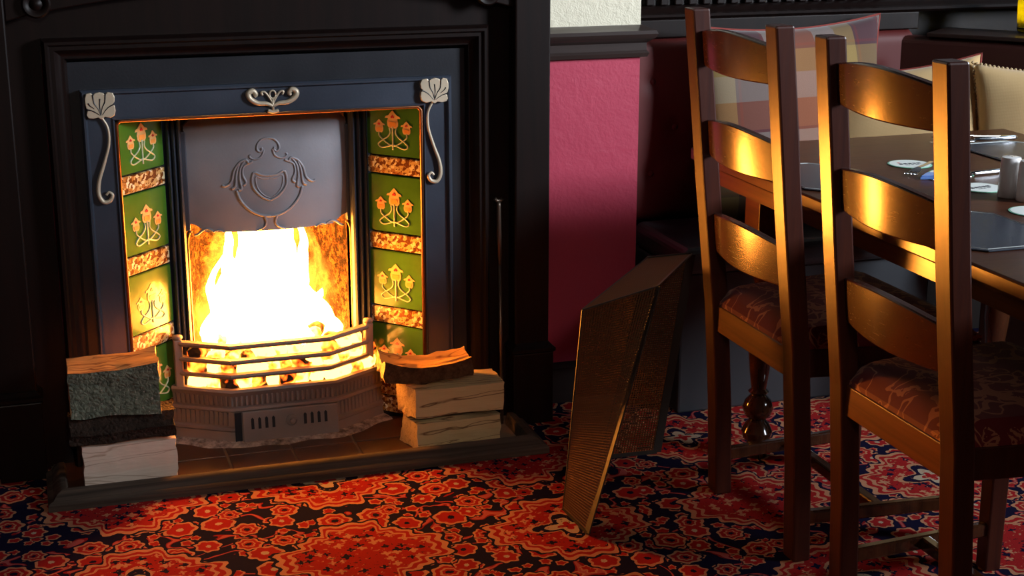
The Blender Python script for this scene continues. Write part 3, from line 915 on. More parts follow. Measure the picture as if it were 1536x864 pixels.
for s in (-1, 1):
    a, b = sorted((CX + s * 0.196, CX + s * 0.212))
    bm = NB(); box(bm, a, b, 3.56, 3.62, 0.0, 0.80); obj('fireback_jamb', bm, 'fireclay', fp)

# ------------------------------------------------------------------ fire: coals and flames
coal_me = []
for k in range(6):
    bm = NB(); bmesh.ops.create_icosphere(bm, subdivisions=2, radius=0.025)
    for v in bm.verts:
        n_ = noise.noise(v.co * 45 + V((k * 9, 0, 0)))
        v.co *= 1 + 0.32 * n_
        v.co.x *= 1.15; v.co.z *= 0.85
    me = bpy.data.meshes.new('coal'); bm.to_mesh(me); bm.free(); me.materials.append(M['ember'])
    coal_me.append(me)
rc = random.Random(3)
for layer, (z, n) in enumerate(((0.148, 22), (0.180, 22), (0.208, 20))):
    for i in range(n):
        u = rc.random()
        if i < n * 0.55:       # along the bars
            t = (i + 0.5) / (n * 0.55)
            x = CX - 0.205 + 0.41 * t
            edge = 3.436 + 0.585 * max(0, abs(x - CX) - 0.124)
            y = edge + 0.030 + 0.012 * rc.random()
        else:
            x = CX + rc.uniform(-0.16, 0.16); y = rc.uniform(3.54, 3.70)
        o = bpy.data.objects.new('coal', coal_me[rc.randrange(6)]); COL.objects.link(o)
        o.location = (x, y, z + rc.uniform(-0.004, 0.004)); o.rotation_euler = (rc.uniform(0, 6), rc.uniform(0, 6), rc.uniform(0, 6))
        s = rc.uniform(0.75, 1.15); o.scale = (s, s, s)
        props(o, 'glowing lump of coal burning in the fire basket', 'coal', 'burning coals in the fire basket')

fire = thing('fire', 'bright yellow-white fire burning above the coals in the grate', 'fire', (CX, 3.58, 0.20))
def tongue(bm, x, y, z0, h, r, lean=0.0, seed=0, fat=0.28, jag=0.35):
    rs = []
    n = 34; m_ = 26
    for i in range(n + 1):
        t = i / n
        prof = (math.sin(PI * min(1, t / fat) / 2) ** 0.7 if t < fat else (1 - (t - fat) / (1 - fat)) ** 0.80)
        rad = max(0.0010, r * prof)
        wx = lean * t + 0.045 * t * noise.noise(V((seed * 3.1, t * 2.6, 1.0)))
        wy = 0.030 * t * noise.noise(V((seed * 5.7, t * 2.6, 4.0)))
        ring = []
        for k in range(m_):
            a = 2 * PI * k / m_
            q = V((math.cos(a) * 1.5 + seed * 7, math.sin(a) * 1.5, h * t * 16))
            rr = rad * (1 + jag * noise.noise(q) + jag * 0.7 * noise.noise(q * 2.3))
            ring.append((x + wx + rr * math.cos(a), y + wy + rr * math.sin(a) * 0.75, z0 + h * t + 0.02 * t * noise.noise(V((math.cos(a) * 2, math.sin(a) * 2, seed)))))
        rs.append(ring)
    rings(bm, rs)
FY = 3.645
TNG = [(0.53, FY, 0.17, 0.47, 0.060, 0.006), (0.480, FY, 0.17, 0.44, 0.048, 0.014), (0.590, FY, 0.17, 0.46, 0.042, -0.014), (0.435, FY, 0.17, 0.27, 0.046, 0.016),
       (0.645, FY, 0.17, 0.21, 0.044, -0.012), (0.400, FY - .01, 0.17, 0.17, 0.034, 0.004), (0.682, FY, 0.17, 0.13, 0.032, -0.004), (0.555, FY - .03, 0.17, 0.27, 0.058, 0.004), (0.495, FY - .03, 0.17, 0.25, 0.058, -0.004),
       (0.49, 3.535, 0.20, 0.11, 0.026, 0.0), (0.545, 3.530, 0.20, 0.12, 0.028, 0.004), (0.60, 3.540, 0.20, 0.10, 0.024, -0.004),
       (0.445, FY, 0.20, 0.34, 0.020, 0.00), (0.620, FY, 0.2, 0.30, 0.026, -0.01), (0.415, FY, 0.2, 0.22, 0.018, -0.006)]
for i, (x, y, z, h, r, l) in enumerate(TNG):
    bm = NB(); tongue(bm, x, y, z, h, r, l, i)
    obj('flame', bm, 'flame_core', fire, smooth=True)
VEIL = [(0.53, FY, 0.16, 0.60, 0.100, 0.0), (0.425, FY, 0.16, 0.36, 0.066, 0.00), (0.645, FY, 0.16, 0.34, 0.066, 0.0), (0.385, FY - .02, 0.16, 0.24, 0.040, -0.005), (0.700, FY - .01, 0.16, 0.17, 0.035, 0.0), (0.60, FY, 0.16, 0.55, 0.055, 0.01), (0.46, FY, 0.16, 0.50, 0.050, -0.01)]
for i, (x, y, z, h, r, l) in enumerate(VEIL):
    bm = NB(); tongue(bm, x, y, z, h, r, l, i + 40, 0.35, 0.2)
    obj('flame_veil', bm, 'flame_veil', fire, smooth=True, label='orange fringe of the flames')

# ------------------------------------------------------------------ hearth and kerb
hearth = thing('hearth', 'brown quarry tiled hearth with grey ash in front of the grate', 'hearth', (CX, 3.34, 0))
bm = NB(); box(bm, -0.005, 1.095, 3.19, 3.50, 0, 0.004); obj('hearth_bed', bm, 'grout', hearth)
qt = None
for j, (y0, y1) in enumerate(((3.208, 3.352), (3.358, 3.498))):
    for i in range(7):
        x0 = 0.093 + 0.150 * i - 0.005 - (0.09 if i == 0 else 0) * 0
        bm = NB(); box(bm, x0, x0 + 0.144, y0, y1, 0.002, 0.0075)
        if x0 + 0.144 > 1.09: 
            bm.free(); continue
        obj('hearth_tile', bm, 'quarry_tile', hearth, 0.0012)
bm = NB(); box(bm, 0.0, 0.082, 3.208, 3.498, 0.002, 0.0075); obj('hearth_tile', bm, 'quarry_tile', hearth, 0.0012)
# ash bank along the foot of the grate
bm = NB()
inner = offset(P, 0.0); outer = offset(P, -0.055)
D = 40
def along(pl, t):
    L = [math.dist(pl[i], pl[i + 1]) for i in range(3)]; d = t * sum(L)
    for i in range(3):
        if d <= L[i] or i == 2:
            k = d / L[i]; return (pl[i][0] + (pl[i + 1][0] - pl[i][0]) * k, pl[i][1] + (pl[i + 1][1] - pl[i][1]) * k)
        d -= L[i]
rows = []
for i in range(D + 1):
    a, b = along(inner, i / D), along(outer, i / D)
    w = 0.72 + 0.36 * noise.noise(V((i * 0.23, 2, 0)))
    row = []
    for k in range(7):
        u = k / 6
        x, y = a[0] + (b[0] - a[0]) * u * w, a[1] + (b[1] - a[1]) * u * w
        row.append((x, y, 0.0065 + 0.009 * (1 - u ** 3) + 0.002 * noise.noise(V((x * 60, y * 60, 0)))*(1-u)))
    rows.append(row)
rings(bm, rows, False, False)
obj('ash_bank', bm, 'ash', hearth, smooth=True, kind='stuff')

kerb = thing('hearth_kerb', 'low worn wooden kerb edging the hearth along the carpet', 'fender', (CX, 3.17, 0))
prof = [(0.0, 0.0), (0.0, 0.014), (0.004, 0.018), (0.012, 0.020), (0.020, 0.031), (0.030, 0.036), (0.040, 0.036), (0.044, 0.030), (0.044, 0.0)]
KP = [(-0.018, 3.36), (-0.018, 3.163), (1.108, 3.163), (1.108, 3.36)]
KO = {o: offset(KP, o) for o, _ in prof}
for i, nm in enumerate(('side_rail', 'front_rail', 'side_rail')):
    bm = NB()
    rings(bm, [[(*KO[o][j], h) for o, h in prof] for j in (i, i + 1)])
    obj(nm, bm, 'kerb_wood', kerb, smooth='auto')

# ------------------------------------------------------------------ logs
def log(name, label, x0, x1, sect, bark_edges, loc, mats, bend=None, rough=0.004, seed=0, group=None, roty=0.0, end_mat='log_end', rotz=0.0, taper=None, skew=0.0):
    """sect: polygon in (y,z); edges listed in bark_edges carry bark; bend(t)->(dy,dz)"""
    t_ = thing(name, label, 'log', loc, group)
    sub = 7
    pts = []; flag = []
    for i in range(len(sect)):
        a, b = sect[i], sect[(i + 1) % len(sect)]
        for k in range(sub):
            u = k / sub
            y, z = a[0] + (b[0] - a[0]) * u, a[1] + (b[1] - a[1]) * u
            if i in bark_edges:
                nl = math.hypot(b[0] - a[0], b[1] - a[1]); nx, nz = (b[1] - a[1]) / nl, -(b[0] - a[0]) / nl
                bul = 0.10 * nl * math.sin(PI * u); y += nx * bul; z += nz * bul
            pts.append((y, z)); flag.append(i in bark_edges)
    n = len(pts); NS = 22
    cy = sum(p[0] for p in pts) / n; cz = sum(p[1] for p in pts) / n
    grid = []
    for s in range(NS + 1):
        t = s / NS; row = []
        dy, dz = bend(t) if bend else (0, 0)
        k = taper(t) if taper else 1.0
        for (y, z) in pts:
            q = V((t * 2.0, y * 30, z * 30)) + V((seed * 11, 0, 0))
            d = noise.noise(q * 1.3) * rough + noise.noise(q * 4) * rough * 0.5
            e = noise.noise(V((y * 40, z * 40, seed + (0 if s == 0 else 5)))) * 0.006 if s in (0, NS) else 0
            row.append(V((x0 + (x1 - x0) * t + e - skew * (1 - t) * y, y + dy + d * (1 if y > cy else -1), cz + (z - cz) * k + dz + d * (1 if z > cz else -1))))
        grid.append(row)
    R_ = Matrix.Rotation(roty, 3, 'Y') @ Matrix.Rotation(rotz, 3, 'Z')
    grid = [[R_ @ p + V(loc) for p in r] for r in grid]
    bw, bb = NB(), NB()
    for s in range(NS):
        for i in range(n):
            j = (i + 1) % n
            quad(bb if flag[i] else bw, grid[s][i], grid[s][j], grid[s + 1][j], grid[s + 1][i])
    obj('split_wood', bw, mats[0], t_, smooth='auto')
    if bark_edges: obj('bark', bb, mats[1], t_, smooth='auto')
    for s in (0, NS):
        be = NB(); c = sum(grid[s], V((0, 0, 0))) / n
        vs = [be.verts.new(p) for p in grid[s]]; vc = be.verts.new(c)
        for i in range(n): be.faces.new((vs[i], vs[(i + 1) % n], vc))
        obj('cut_end', be, end_mat, t_, smooth='auto')
    return t_
LF = 3.238; LX = 0.008
log('split_log', 'pale freshly split log, bottom of the left pile beside the hearth', 0.062, 0.262, [(0, 0.0), (0, 0.100), (0.085, 0.108), (0.095, 0.0)], [], (0, LF, 0.0085), ('pale_split_wood', 'dark_bark'), rough=0.0035, seed=1, end_mat='pale_split_wood')
log('split_log', 'dark bark wedge log in the middle of the left pile', 0.038, 0.261, [(-0.004, 0.006), (-0.012, 0.030), (0.010, 0.062), (0.070, 0.060), (0.090, 0.004)], [0, 1, 2, 3], (0, LF, 0.113), ('orange_split_wood', 'dark_bark'), rough=0.004, seed=2,
    bend=lambda t: (0, 0.0), end_mat='dark_bark', taper=lambda t: 1.0)
log('split_log', 'grey-green lichened bark log on top of the left pile', 0.044, 0.234, [(-0.004, 0.0), (-0.010, 0.104), (0.075, 0.112), (0.080, 0.004)], [0], (0, LF, 0.179), ('orange_split_wood', 'grey_bark'), rough=0.004, seed=3,
    taper=lambda t: 1.0 + 0.16 * max(0, t - 0.55) / 0.45)
RF = 3.245
log('split_log', 'yellow split log, lowest of the three beside the right pilaster', 0.812, 1.014, [(0, 0.0), (0, 0.066), (0.07, 0.070), (0.085, 0.0)], [], (0, RF + 0.004, 0.0085), ('yellow_split_wood', 'brown_bark'), rough=0.005, seed=4, skew=0.25)
log('split_log', 'square-ended split log in the middle of the right pile', 0.808, 1.022, [(0, 0.012), (0, 0.078), (0.095, 0.084), (0.090, 0.006), (0.045, -0.002)], [3, 4], (0, RF, 0.079), ('yellow_split_wood', 'brown_bark'), rough=0.003, seed=5, rotz=0.0, skew=0.22)
log('split_log', 'curved orange splinter of wood on top of the right pile', 0.742, 0.952, [(0, 0.0), (0.0, 0.044), (0.030, 0.034), (0.075, 0.050), (0.080, 0.004)], [0], (0, RF + 0.020, 0.160), ('orange_split_wood', 'brown_bark'), rough=0.006, seed=6,
    bend=lambda t: (0.0, 0.017 * (2 * t - 1.05) ** 2 + 0.004), taper=lambda t: 1.15 - 0.75 * t + 0.55 * t * t)

# ------------------------------------------------------------------ poker
pk = thing('poker', 'thin metal poker leaning upright beside the right pilaster', 'poker', (1.058, 3.385, 0))
bm = NB(); tube(bm, [(1.058, 3.375, 0.003), (1.060, 3.398, 0.40)], 0.0042, 8); obj('rod', bm, 'poker_metal', pk, smooth=True)
bm = NB(); tube(bm, [(1.060, 3.398, 0.40), (1.060, 3.402, 0.47), (1.060, 3.404, 0.545), (1.060, 3.404, 0.555)], [0.004, 0.0065, 0.0055, 0.004], 10); obj('handle', bm, 'poker_metal', pk, smooth=True)
bm = NB(); tube(bm, [(1.050, 3.404, 0.562), (1.055, 3.404, 0.557), (1.065, 3.404, 0.557), (1.070, 3.404, 0.562)], 0.0045, 8); obj('handle_tip', bm, 'poker_metal', pk, smooth=True)

# ------------------------------------------------------------------ fire guard
A0, B0, C0, D0 = V((1.028, 2.844, 0.004)), V((1.033, 2.712, 0.004)), V((1.346, 3.084, 0.004)), V((1.205, 3.090, 0.004))
A1, B1, C1, D1 = V((1.068, 2.850, 0.440)), V((1.215, 2.800, 0.492)), V((1.402, 3.050, 0.485)), V((1.310, 3.085, 0.474))
gd = thing('fire_guard', 'wire mesh fire guard with dark frame standing on the carpet beside the hearth', 'fire guard', (1.18, 2.93, 0))
def bil(a, b, c, d, u, v): return (a * (1 - u) + b * u) * (1 - v) + (d * (1 - u) + c * u) * v
def mesh_panel(name, a, b, c, d, sp=0.0054, w=0.00155, bow=0.0, bulge=None):
    """a-b bottom edge, d-c top edge; diagonal woven wires"""
    bm = NB()
    nrm = (b - a).cross(d - a).normalized()
    lu = ((b - a).length + (c - d).length) / 2; lv = ((d - a).length + (c - b).length) / 2
    def pt(u, v): return bil(a, b, c, d, u, v) + nrm * bow * math.sin(PI * u) * math.sin(PI * v)
    nu, nv = int(lu / sp), int(lv / sp)
    seg = 1 if bow == 0 else 6
    for k in range(1, nu):
        pts = [pt(k / nu, j / seg) for j in range(seg + 1)]
        tube(bm, pts, w, 3, False)
    for k in range(1, nv):
        pts = [pt(j / seg, k / nv) for j in range(seg + 1)]
        tube(bm, pts, w, 3, False)
    return obj(name, bm, 'wire', gd, weld=False, kind='stuff')
mesh_panel('end_mesh', A0, B0, B1, A1)
mesh_panel('front_mesh', A0, D0, D1, A1)
mesh_panel('far_end_mesh', D0, C0, C1, D1)
mesh_panel('top_mesh', A1, B1, C1, D1)
def strip(bm, a, b, n, w, th=0.0016):
    """flat metal strip a-b; n = direction of its width"""
    d = (b - a).normalized(); n = (n - d * n.dot(d)).normalized(); t = d.cross(n).normalized()
    rings(bm, [[p + n * sx * w / 2 + t * sy * th for sx, sy in ((-1, -1), (1, -1), (1, 1), (-1, 1))] for p in (a, b)])
for nm, a, b, dr, w in (('frame_bar', B0, B1, A0 - B0, 0.020), ('frame_bar', C0, C1, D0 - C0, 0.020), ('frame_bar', B1, C1, A1 - B1, 0.006), ('frame_bar', A0, A1, B0 - A0, 0.003), ('frame_bar', D0, D1, C0 - D0, 0.006),
                        ('foot_bar', A0, B0, V((0, 0, 1)), 0.008), ('foot_bar', A0, D0, V((0, 0, 1)), 0.008), ('foot_bar', D0, C0, V((0, 0, 1)), 0.012), ('frame_bar', A1, B1, A0 - A1, 0.003), ('frame_bar', A1, D1, A0 - A1, 0.003), ('frame_bar', D1, C1, V((0, 0, 1)), 0.008)):
    bm = NB(); strip(bm, a, b, V(dr), w); obj(nm, bm, 'guard_frame', gd)

# ------------------------------------------------------------------ chairs
def post_x(z):
    pts = [(0.0, 1.392), (0.20, 1.384), (0.43, 1.368), (0.70, 1.337), (1.06, 1.300)]
    for (z0, x0), (z1, x1) in zip(pts, pts[1:]):
        if z <= z1: return x0 + (x1 - x0) * (z - z0) / (z1 - z0)
    return pts[-1][1]
def make_chair(cy, label):
    t = thing('dining_chair', label, 'chair', (1.55, cy, 0), 'ladder back chairs at the table')
    PYH = 0.1775
    for s in (1, -1):
        bm = NB()
        zs = [0, 0.1, 0.2, 0.3, 0.38, 0.43, 0.5, 0.6, 0.7, 0.85, 1.0, 1.052]
        rs = []
        for z in zs:
            x = post_x(z); d = 0.019; w = 0.0225
            rs.append([(x - d, cy + s * PYH - w, z), (x + d, cy + s * PYH - w, z), (x + d, cy + s * PYH + w, z), (x - d, cy + s * PYH + w, z)])
        rings(bm, rs)
        obj('back_post', bm, 'chair_wood', t, 0.004)
    for z0, z1 in ((0.940, 1.008), (0.756, 0.828), (0.553, 0.632)):
        bm = NB(); n = 16; fr_, bk = [], []
        rs = []
        for i in range(n + 1):
            u = i / n; y = cy + PYH - 0.020 - u * (2 * PYH - 0.040)
            b = 0.023 * math.sin(PI * u)
            za = z0 - 0.003 * math.sin(PI * u); zb = z1 + 0.016 * math.sin(PI * u)
            ring = []
            for z, o in ((za, 0.009), (za, -0.009), ((za + zb) / 2, -0.0095), (zb, -0.009), (zb, 0.009)):
                ring.append((post_x(z) - b + o + 0.006, y, z))
            rs.append(ring)
        rings(bm, rs)
        obj('slat', bm, 'slat_wood', t, 0.003, smooth='auto')
    # seat rails
    fx, bx, fh, bh = 1.745, 1.372, 0.222, 0.170
    bm = NB(); box(bm, bx - 0.012, bx + 0.012, cy - bh, cy + bh, 0.375, 0.432); obj('seat_rail', bm, 'table_side_wood', t, 0.002)
    bm = NB(); box(bm, fx - 0.024, fx, cy - fh + 0.02, cy + fh - 0.02, 0.375, 0.432); obj('seat_rail', bm, 'chair_wood', t, 0.002)
    for s in (1, -1):
        bm = NB(); prism(bm, [(bx, cy + s * (bh + 0.004)), (fx - 0.01, cy + s * (fh - 0.002)), (fx - 0.01, cy + s * (fh - 0.024)), (bx, cy + s * (bh - 0.018))], XY, 0.375, 0.432); obj('seat_rail', bm, 'chair_wood', t, 0.002)
        bm = NB(); x, y = fx - 0.018, cy + s * (fh - 0.018)
        rings(bm, [[(x - d, y - d, z), (x + d, y - d, z), (x + d, y + d, z), (x - d, y + d, z)] for d, z in ((0.017, 0), (0.020, 0.36), (0.020, 0.43))])
        obj('front_leg', bm, 'chair_wood', t, 0.003)
        bm = NB()
        prism(bm, [(post_x(0.08) + 0.01, cy + s * (PYH + 0.010)), (fx - 0.02, cy + s * (fh - 0.010)), (fx - 0.02, cy + s * (fh - 0.028)), (post_x(0.08) + 0.01, cy + s * (PYH - 0.010))], XY, 0.072, 0.100)
        obj('side_stretcher', bm, 'leg_wood', t, 0.004)
    bm = NB(); box(bm, 1.555, 1.577, cy - 0.195, cy + 0.195, 0.073, 0.098); obj('cross_stretcher', bm, 'leg_wood', t, 0.004)
    # upholstered drop-in seat
    bm = NB(); nu, nv = 18, 18; grid = []
    for i in range(nu + 1):
        u = i / nu; row = []
        for j in range(nv + 1):
            v = 2 * j / nv - 1
            x = bx - 0.008 + (fx + 0.004 - bx + 0.008) * u
            h = bh + (fh - bh) * u
            e = min(1.0, min(u, 1 - u) / 0.16); f = min(1.0, (1 - abs(v)) / 0.14)
            z = 0.442 + 0.030 * math.sqrt(max(0, 1 - (1 - e) ** 2)) * math.sqrt(max(0, 1 - (1 - f) ** 2)) + 0.008 * math.sin(PI * u) * (1 - v * v)
            row.append((x, cy + v * h, z))
        grid.append(row)
    rings(bm, grid, False, False)
    bmesh.ops.remove_doubles(bm, verts=bm.verts, dist=1e-6)
    ret = bmesh.ops.extrude_edge_only(bm, edges=[e for e in bm.edges if e.is_boundary])
    for v in ret['geom']:
        if isinstance(v, bmesh.types.BMVert): v.co.z = 0.431
    obj('seat', bm, 'seat_fabric', t, smooth='auto', label='dark red floral upholstered seat')
    return t
ch1 = make_chair(2.6625, 'ladder back dining chair nearest the fireplace, firelit beside the mesh guard')
ch2 = make_chair(2.125, 'ladder back dining chair nearest the viewer, at the right of the picture')

# ------------------------------------------------------------------ table
tb = thing('dining_table', 'dark polished wooden dining table behind the two chairs', 'table', (1.9, 2.4, 0))
TX0, TX1, TY0, TY1, TZ = 1.458, 2.30, 1.50, 3.195, 0.700
bm = NB(); box(bm, TX0, TX1, TY0, TY1, 0.672, TZ); obj('tabletop', bm, ['table_wood'], tb, 0.004)
bm = NB(); box(bm, TX0 - 0.0005, TX0 + 0.0005, TY0 + 0.006, TY1 - 0.006, 0.676, 0.696); obj('edge_band', bm, 'table_side_wood', tb)
bm = NB(); sweep(bm, [(TX0 + 0.012, TY1 - 0.012), (TX0 + 0.012, TY0 + 0.012), (TX1 - 0.012, TY0 + 0.012), (TX1 - 0.012, TY1 - 0.012), (TX0 + 0.012, TY1 - 0.012)], [(0, 0.636), (0, 0.668), (0.004, 0.672), (0.024, 0.672), (0.024, 0.636)], XY)
obj('apron', bm, 'table_side_wood', tb)
lp = [(0.030, 0.470), (0.034, 0.462), (0.026, 0.452), (0.031, 0.440), (0.024, 0.428), (0.018, 0.410), (0.027, 0.34), (0.030, 0.28), (0.022, 0.20), (0.017, 0.165), (0.024, 0.158), (0.017, 0.150), (0.030, 0.136), (0.036, 0.118), (0.030, 0.100), (0.018, 0.090), (0.027, 0.080), (0.036, 0.062), (0.032, 0.045), (0.020, 0.036), (0.026, 0.025), (0.026, 0.0)]
for x in (1.562, 2.19):
    for y in (3.005, 1.70):
        bm = NB(); lathe(bm, lp[::-1], x, y, 24); lg = obj('leg', bm, 'leg_wood', tb, smooth='auto')
        bm = NB(); box(bm, x - 0.036, x + 0.036, y - 0.036, y + 0.036, 0.470, 0.671); obj('leg_block', bm, 'table_side_wood', lg, 0.003)

# ------------------------------------------------------------------ things on the table
def placemat(cx, cy, w, d, rot, label):
    bm = NB(); c = 0.03
    R = Matrix.Rotation(rot, 2)
    poly = [(-w + c, -d), (w - c, -d), (w, -d + c), (w, d - c), (w - c, d), (-w + c, d), (-w, d - c), (-w, -d + c)]
    poly = [(cx + (R @ V(p)).x, cy + (R @ V(p)).y) for p in poly]
    t = thing('placemat', label, 'placemat', (cx, cy, TZ), 'placemats on the table')
    prism(bm, poly, XY, TZ + 0.0004, TZ + 0.0034); obj('mat', bm, 'placemat_blue', t, 0.001)
    st = [(cx + (p[0] - cx) * 0.94, cy + (p[1] - cy) * 0.93, TZ + 0.0035) for p in poly]
    bm = NB(); tube(bm, st + [st[0]], 0.0007, 4); obj('stitching', bm, 'coaster_white', t)
placemat(1.600, 2.268, 0.105, 0.138, 0.0, 'dark blue placemat at the near end of the table, reflecting the window')
placemat(1.560, 2.790, 0.085, 0.140, 0.0, 'dark blue placemat in front of the chair by the fireplace')
placemat(2.130, 2.880, 0.095, 0.150, 0.0, 'dark placemat on the far side of the table under the cutlery')

def coaster(cx, cy, label, ang=0.3, z=TZ, printed=True, tilt=(0, 0)):
    t = thing('beer_mat', label, 'beer mat', (cx, cy, z), 'round beer mats on the table')
    z += 0.0004
    bm = NB(); lathe(bm, [(0.047, z), (0.0475, z + 0.0007), (0.047, z + 0.0014)], cx, cy, 36); obj('card', bm, 'coaster_green', t)
    bm = NB(); lathe(bm, [(0.0440, z + 0.0014), (0.0440, z + 0.0018)], cx, cy, 36); fc = obj('printed_face', bm, 'coaster_white', t)
    if printed:
        R = Matrix.Rotation(ang, 2)
        def mark(u0, u1, v0, v1, m_, nm='lettering'):
            bm = NB(); ps = [R @ V(p) for p in ((u0, v0), (u1, v0), (u1, v1), (u0, v1))]
            prism(bm, [(cx + p.x, cy + p.y) for p in ps], XY, z + 0.0017, z + 0.0021); return bm
        bmx = NB()
        for k, (u0, u1) in enumerate(((-0.026, -0.018), (-0.015, -0.007), (-0.004, 0.004), (0.007, 0.014), (0.017, 0.026))):
            ps = [R @ V(p) for p in ((u0, -0.004), (u1, -0.004), (u1 + 0.001, 0.006), (u0 + 0.001, 0.006))]
            prism(bmx, [(cx + p.x, cy + p.y) for p in ps], XY, z + 0.0017, z + 0.0021)
        for u0, u1 in ((-0.016, -0.006), (-0.003, 0.004), (0.007, 0.016)):
            ps = [R @ V(p) for p in ((u0, -0.013), (u1, -0.013), (u1, -0.009), (u0, -0.009))]
            prism(bmx, [(cx + p.x, cy + p.y) for p in ps], XY, z + 0.0017, z + 0.0021)
        obj('lettering', bmx, 'print_black', fc, weld=False)
        obj('red_mark', mark(-0.022, -0.016, 0.012, 0.018, 0), 'print_red', fc)
coaster(1.823, 2.853, 'round white beer mat with dark lettering, farthest of the three', 0.0)
coaster(1.850, 2.735, 'round white beer mat half hidden behind the chair post', 0.4, printed=False)
coaster(1.822, 2.590, 'round white beer mat beside the salt and pepper pots', 0.2)
coaster(1.790, 2.370, 'round green-edged beer mat at the right edge of the picture', 0.2, printed=False)

def shaker(cx, cy, label, holes):
    t = thing('shaker', label, 'shaker', (cx, cy, TZ), 'white china salt and pepper pots')
    bm = NB(); lathe(bm, [(0.0205, TZ + 0.0005), (0.0215, TZ + 0.003), (0.0208, TZ + 0.04), (0.0195, TZ + 0.074), (0.0180, TZ + 0.079), (0.0120, TZ + 0.0805), (0.0, TZ + 0.081)], cx, cy, 28); obj('body', bm, 'china', t, smooth='auto')
    for k in range(holes):
        a = 2 * PI * k / holes
        bm = NB(); lathe(bm, [(0.0011, TZ + 0.0806), (0.0011, TZ + 0.0814)], cx + 0.006 * math.cos(a), cy + 0.006 * math.sin(a), 8); obj('pour_hole', bm, 'print_black', t)
shaker(1.826, 2.503, 'white china salt pot, left of the pair beside the beer mat', 3)
shaker(1.836, 2.458, 'white china pepper pot at the right edge of the picture', 5)

def knife(x, y, ang, label, l=0.21, z=TZ):
    t = thing('table_knife', label, 'knife', (x, y, z), None)
    R = Matrix.Rotation(ang, 3, 'Z'); o = V((x, y, z))
    bm = NB(); rings(bm, [[o + R @ V((u, w * s, h)) for s, h in ((-1, 0.001), (1, 0.001), (1, 0.0024), (-1, 0.0024))] for u, w in ((0, 0.006), (l * .3, 0.0105), (l * .48, 0.0095), (l * .52, 0.005))]); obj('blade', bm, 'steel', t, 0.0005)
    bm = NB(); tube(bm, [o + R @ V((u, 0, 0.006)) for u in (l * .5, l * .56, l * .8, l * .97, l)], [0.0028, 0.0044, 0.0052, 0.0058, 0.003], 8); obj('handle', bm, 'steel', t, smooth=True)
def fork(x, y, ang, label, z=TZ, l=0.19):
    t = thing('table_fork', label, 'fork', (x, y, z), None)
    R = Matrix.Rotation(ang, 3, 'Z'); o = V((x, y, z))
    bm = NB(); rings(bm, [[o + R @ V((u, w * s, h + k)) for s, k in ((-1, 0), (1, 0), (1, 0.0018), (-1, 0.0018))] for u, w, h in ((l, 0.005, 0.002), (l * .7, 0.0042, 0.004), (l * .42, 0.0035, 0.008), (l * .34, 0.010, 0.006), (l * .27, 0.012, 0.003))]); obj('handle', bm, 'steel', t, 0.0005)
    for k in range(4):
        w = -0.0105 + k * 0.007
        bm = NB(); tube(bm, [o + R @ V((u, w, h)) for u, h in ((l * .28, 0.004), (l * .15, 0.003), (l * .02, 0.0075))], [0.0016, 0.0014, 0.0007], 6); obj('tine', bm, 'steel', t, smooth=True)
knife(2.000, 3.050, -0.10, 'steel knife lying on the far placemat, blade to the left', 0.22, TZ + 0.004)
fork(2.020, 3.075, -0.02, 'steel fork lying beside the knife on the far placemat', TZ + 0.004, 0.20)
fork(1.742, 2.728, 0.75, 'steel fork with its tines pointing to the front chair slat')
knife(1.772, 2.690, 0.10, 'steel knife lying beside the blue napkin', 0.20)
bm = NB(); prism(bm, [(1.752, 2.700), (1.800, 2.690), (1.830, 2.722), (1.786, 2.736)], XY, TZ + 0.0005, TZ + 0.0055)
nk = thing('napkin', 'small folded blue paper napkin lying beneath the fork', 'napkin', (1.79, 2.71, TZ))
obj('fold', bm, 'napkin_blue', nk, 0.001)
bm = NB(); prism(bm, [(1.756, 2.702), (1.797, 2.694), (1.822, 2.720), (1.788, 2.732)], XY, TZ + 0.0055, TZ + 0.0085); obj('fold', bm, 'napkin_blue', nk, 0.001)

# ------------------------------------------------------------------ banquette along the alcove
bq = thing('banquette', 'long padded banquette with dark red buttoned back along the alcove wall', 'bench', (2.0, 3.45, 0))
bm = NB(); box(bm, 1.500, 2.20, 3.315, 3.69, 0.0, 0.362); obj('base', bm, 'charcoal_leather', bq, 0.006)
bm = NB(); box(bm, 1.494, 2.21, 3.285, 3.615, 0.362, 0.432); obj('seat_pad', bm, 'charcoal_leather', bq, 0.022, seg=4)
bm = NB(); nx, nz = 84, 44
btn = [(1.56 + 0.13 * i + (0.065 if r else 0), z) for r, z in enumerate((0.56, 0.68, 0.80)) for i in range(6) ]
btn = [(1.545 + 0.13 * i + (0.065 if k % 2 else 0), z) for k, z in enumerate((0.55, 0.67, 0.79)) for i in range(6)]
rows = []
for j in range(nz + 1):
    z = 0.425 + 0.475 * j / nz; row = []
    for i in range(nx + 1):
        x = 1.456 + 0.84 * i / nx
        d = min((x - a) ** 2 + (z - b) ** 2 for a, b in btn)
        e = min(1, (z - 0.425) / 0.03, (0.90 - z) / 0.03)
        row.append((x, 3.648 - 0.026 * math.sqrt(max(0, 1 - (1 - e) ** 2)) + 0.007 * math.exp(-d / 0.0005), z))
    rows.append(row)
rings(bm, rows, False, False)
bmesh.ops.remove_doubles(bm, verts=bm.verts, dist=1e-6)
ret = bmesh.ops.extrude_edge_only(bm, edges=[e for e in bm.edges if e.is_boundary])
for v in ret['geom']:
    if isinstance(v, bmesh.types.BMVert): v.co.y = 3.70
bk = obj('back_pad', bm, 'red_leather', bq, smooth=True, label='dark red buttoned leather back')
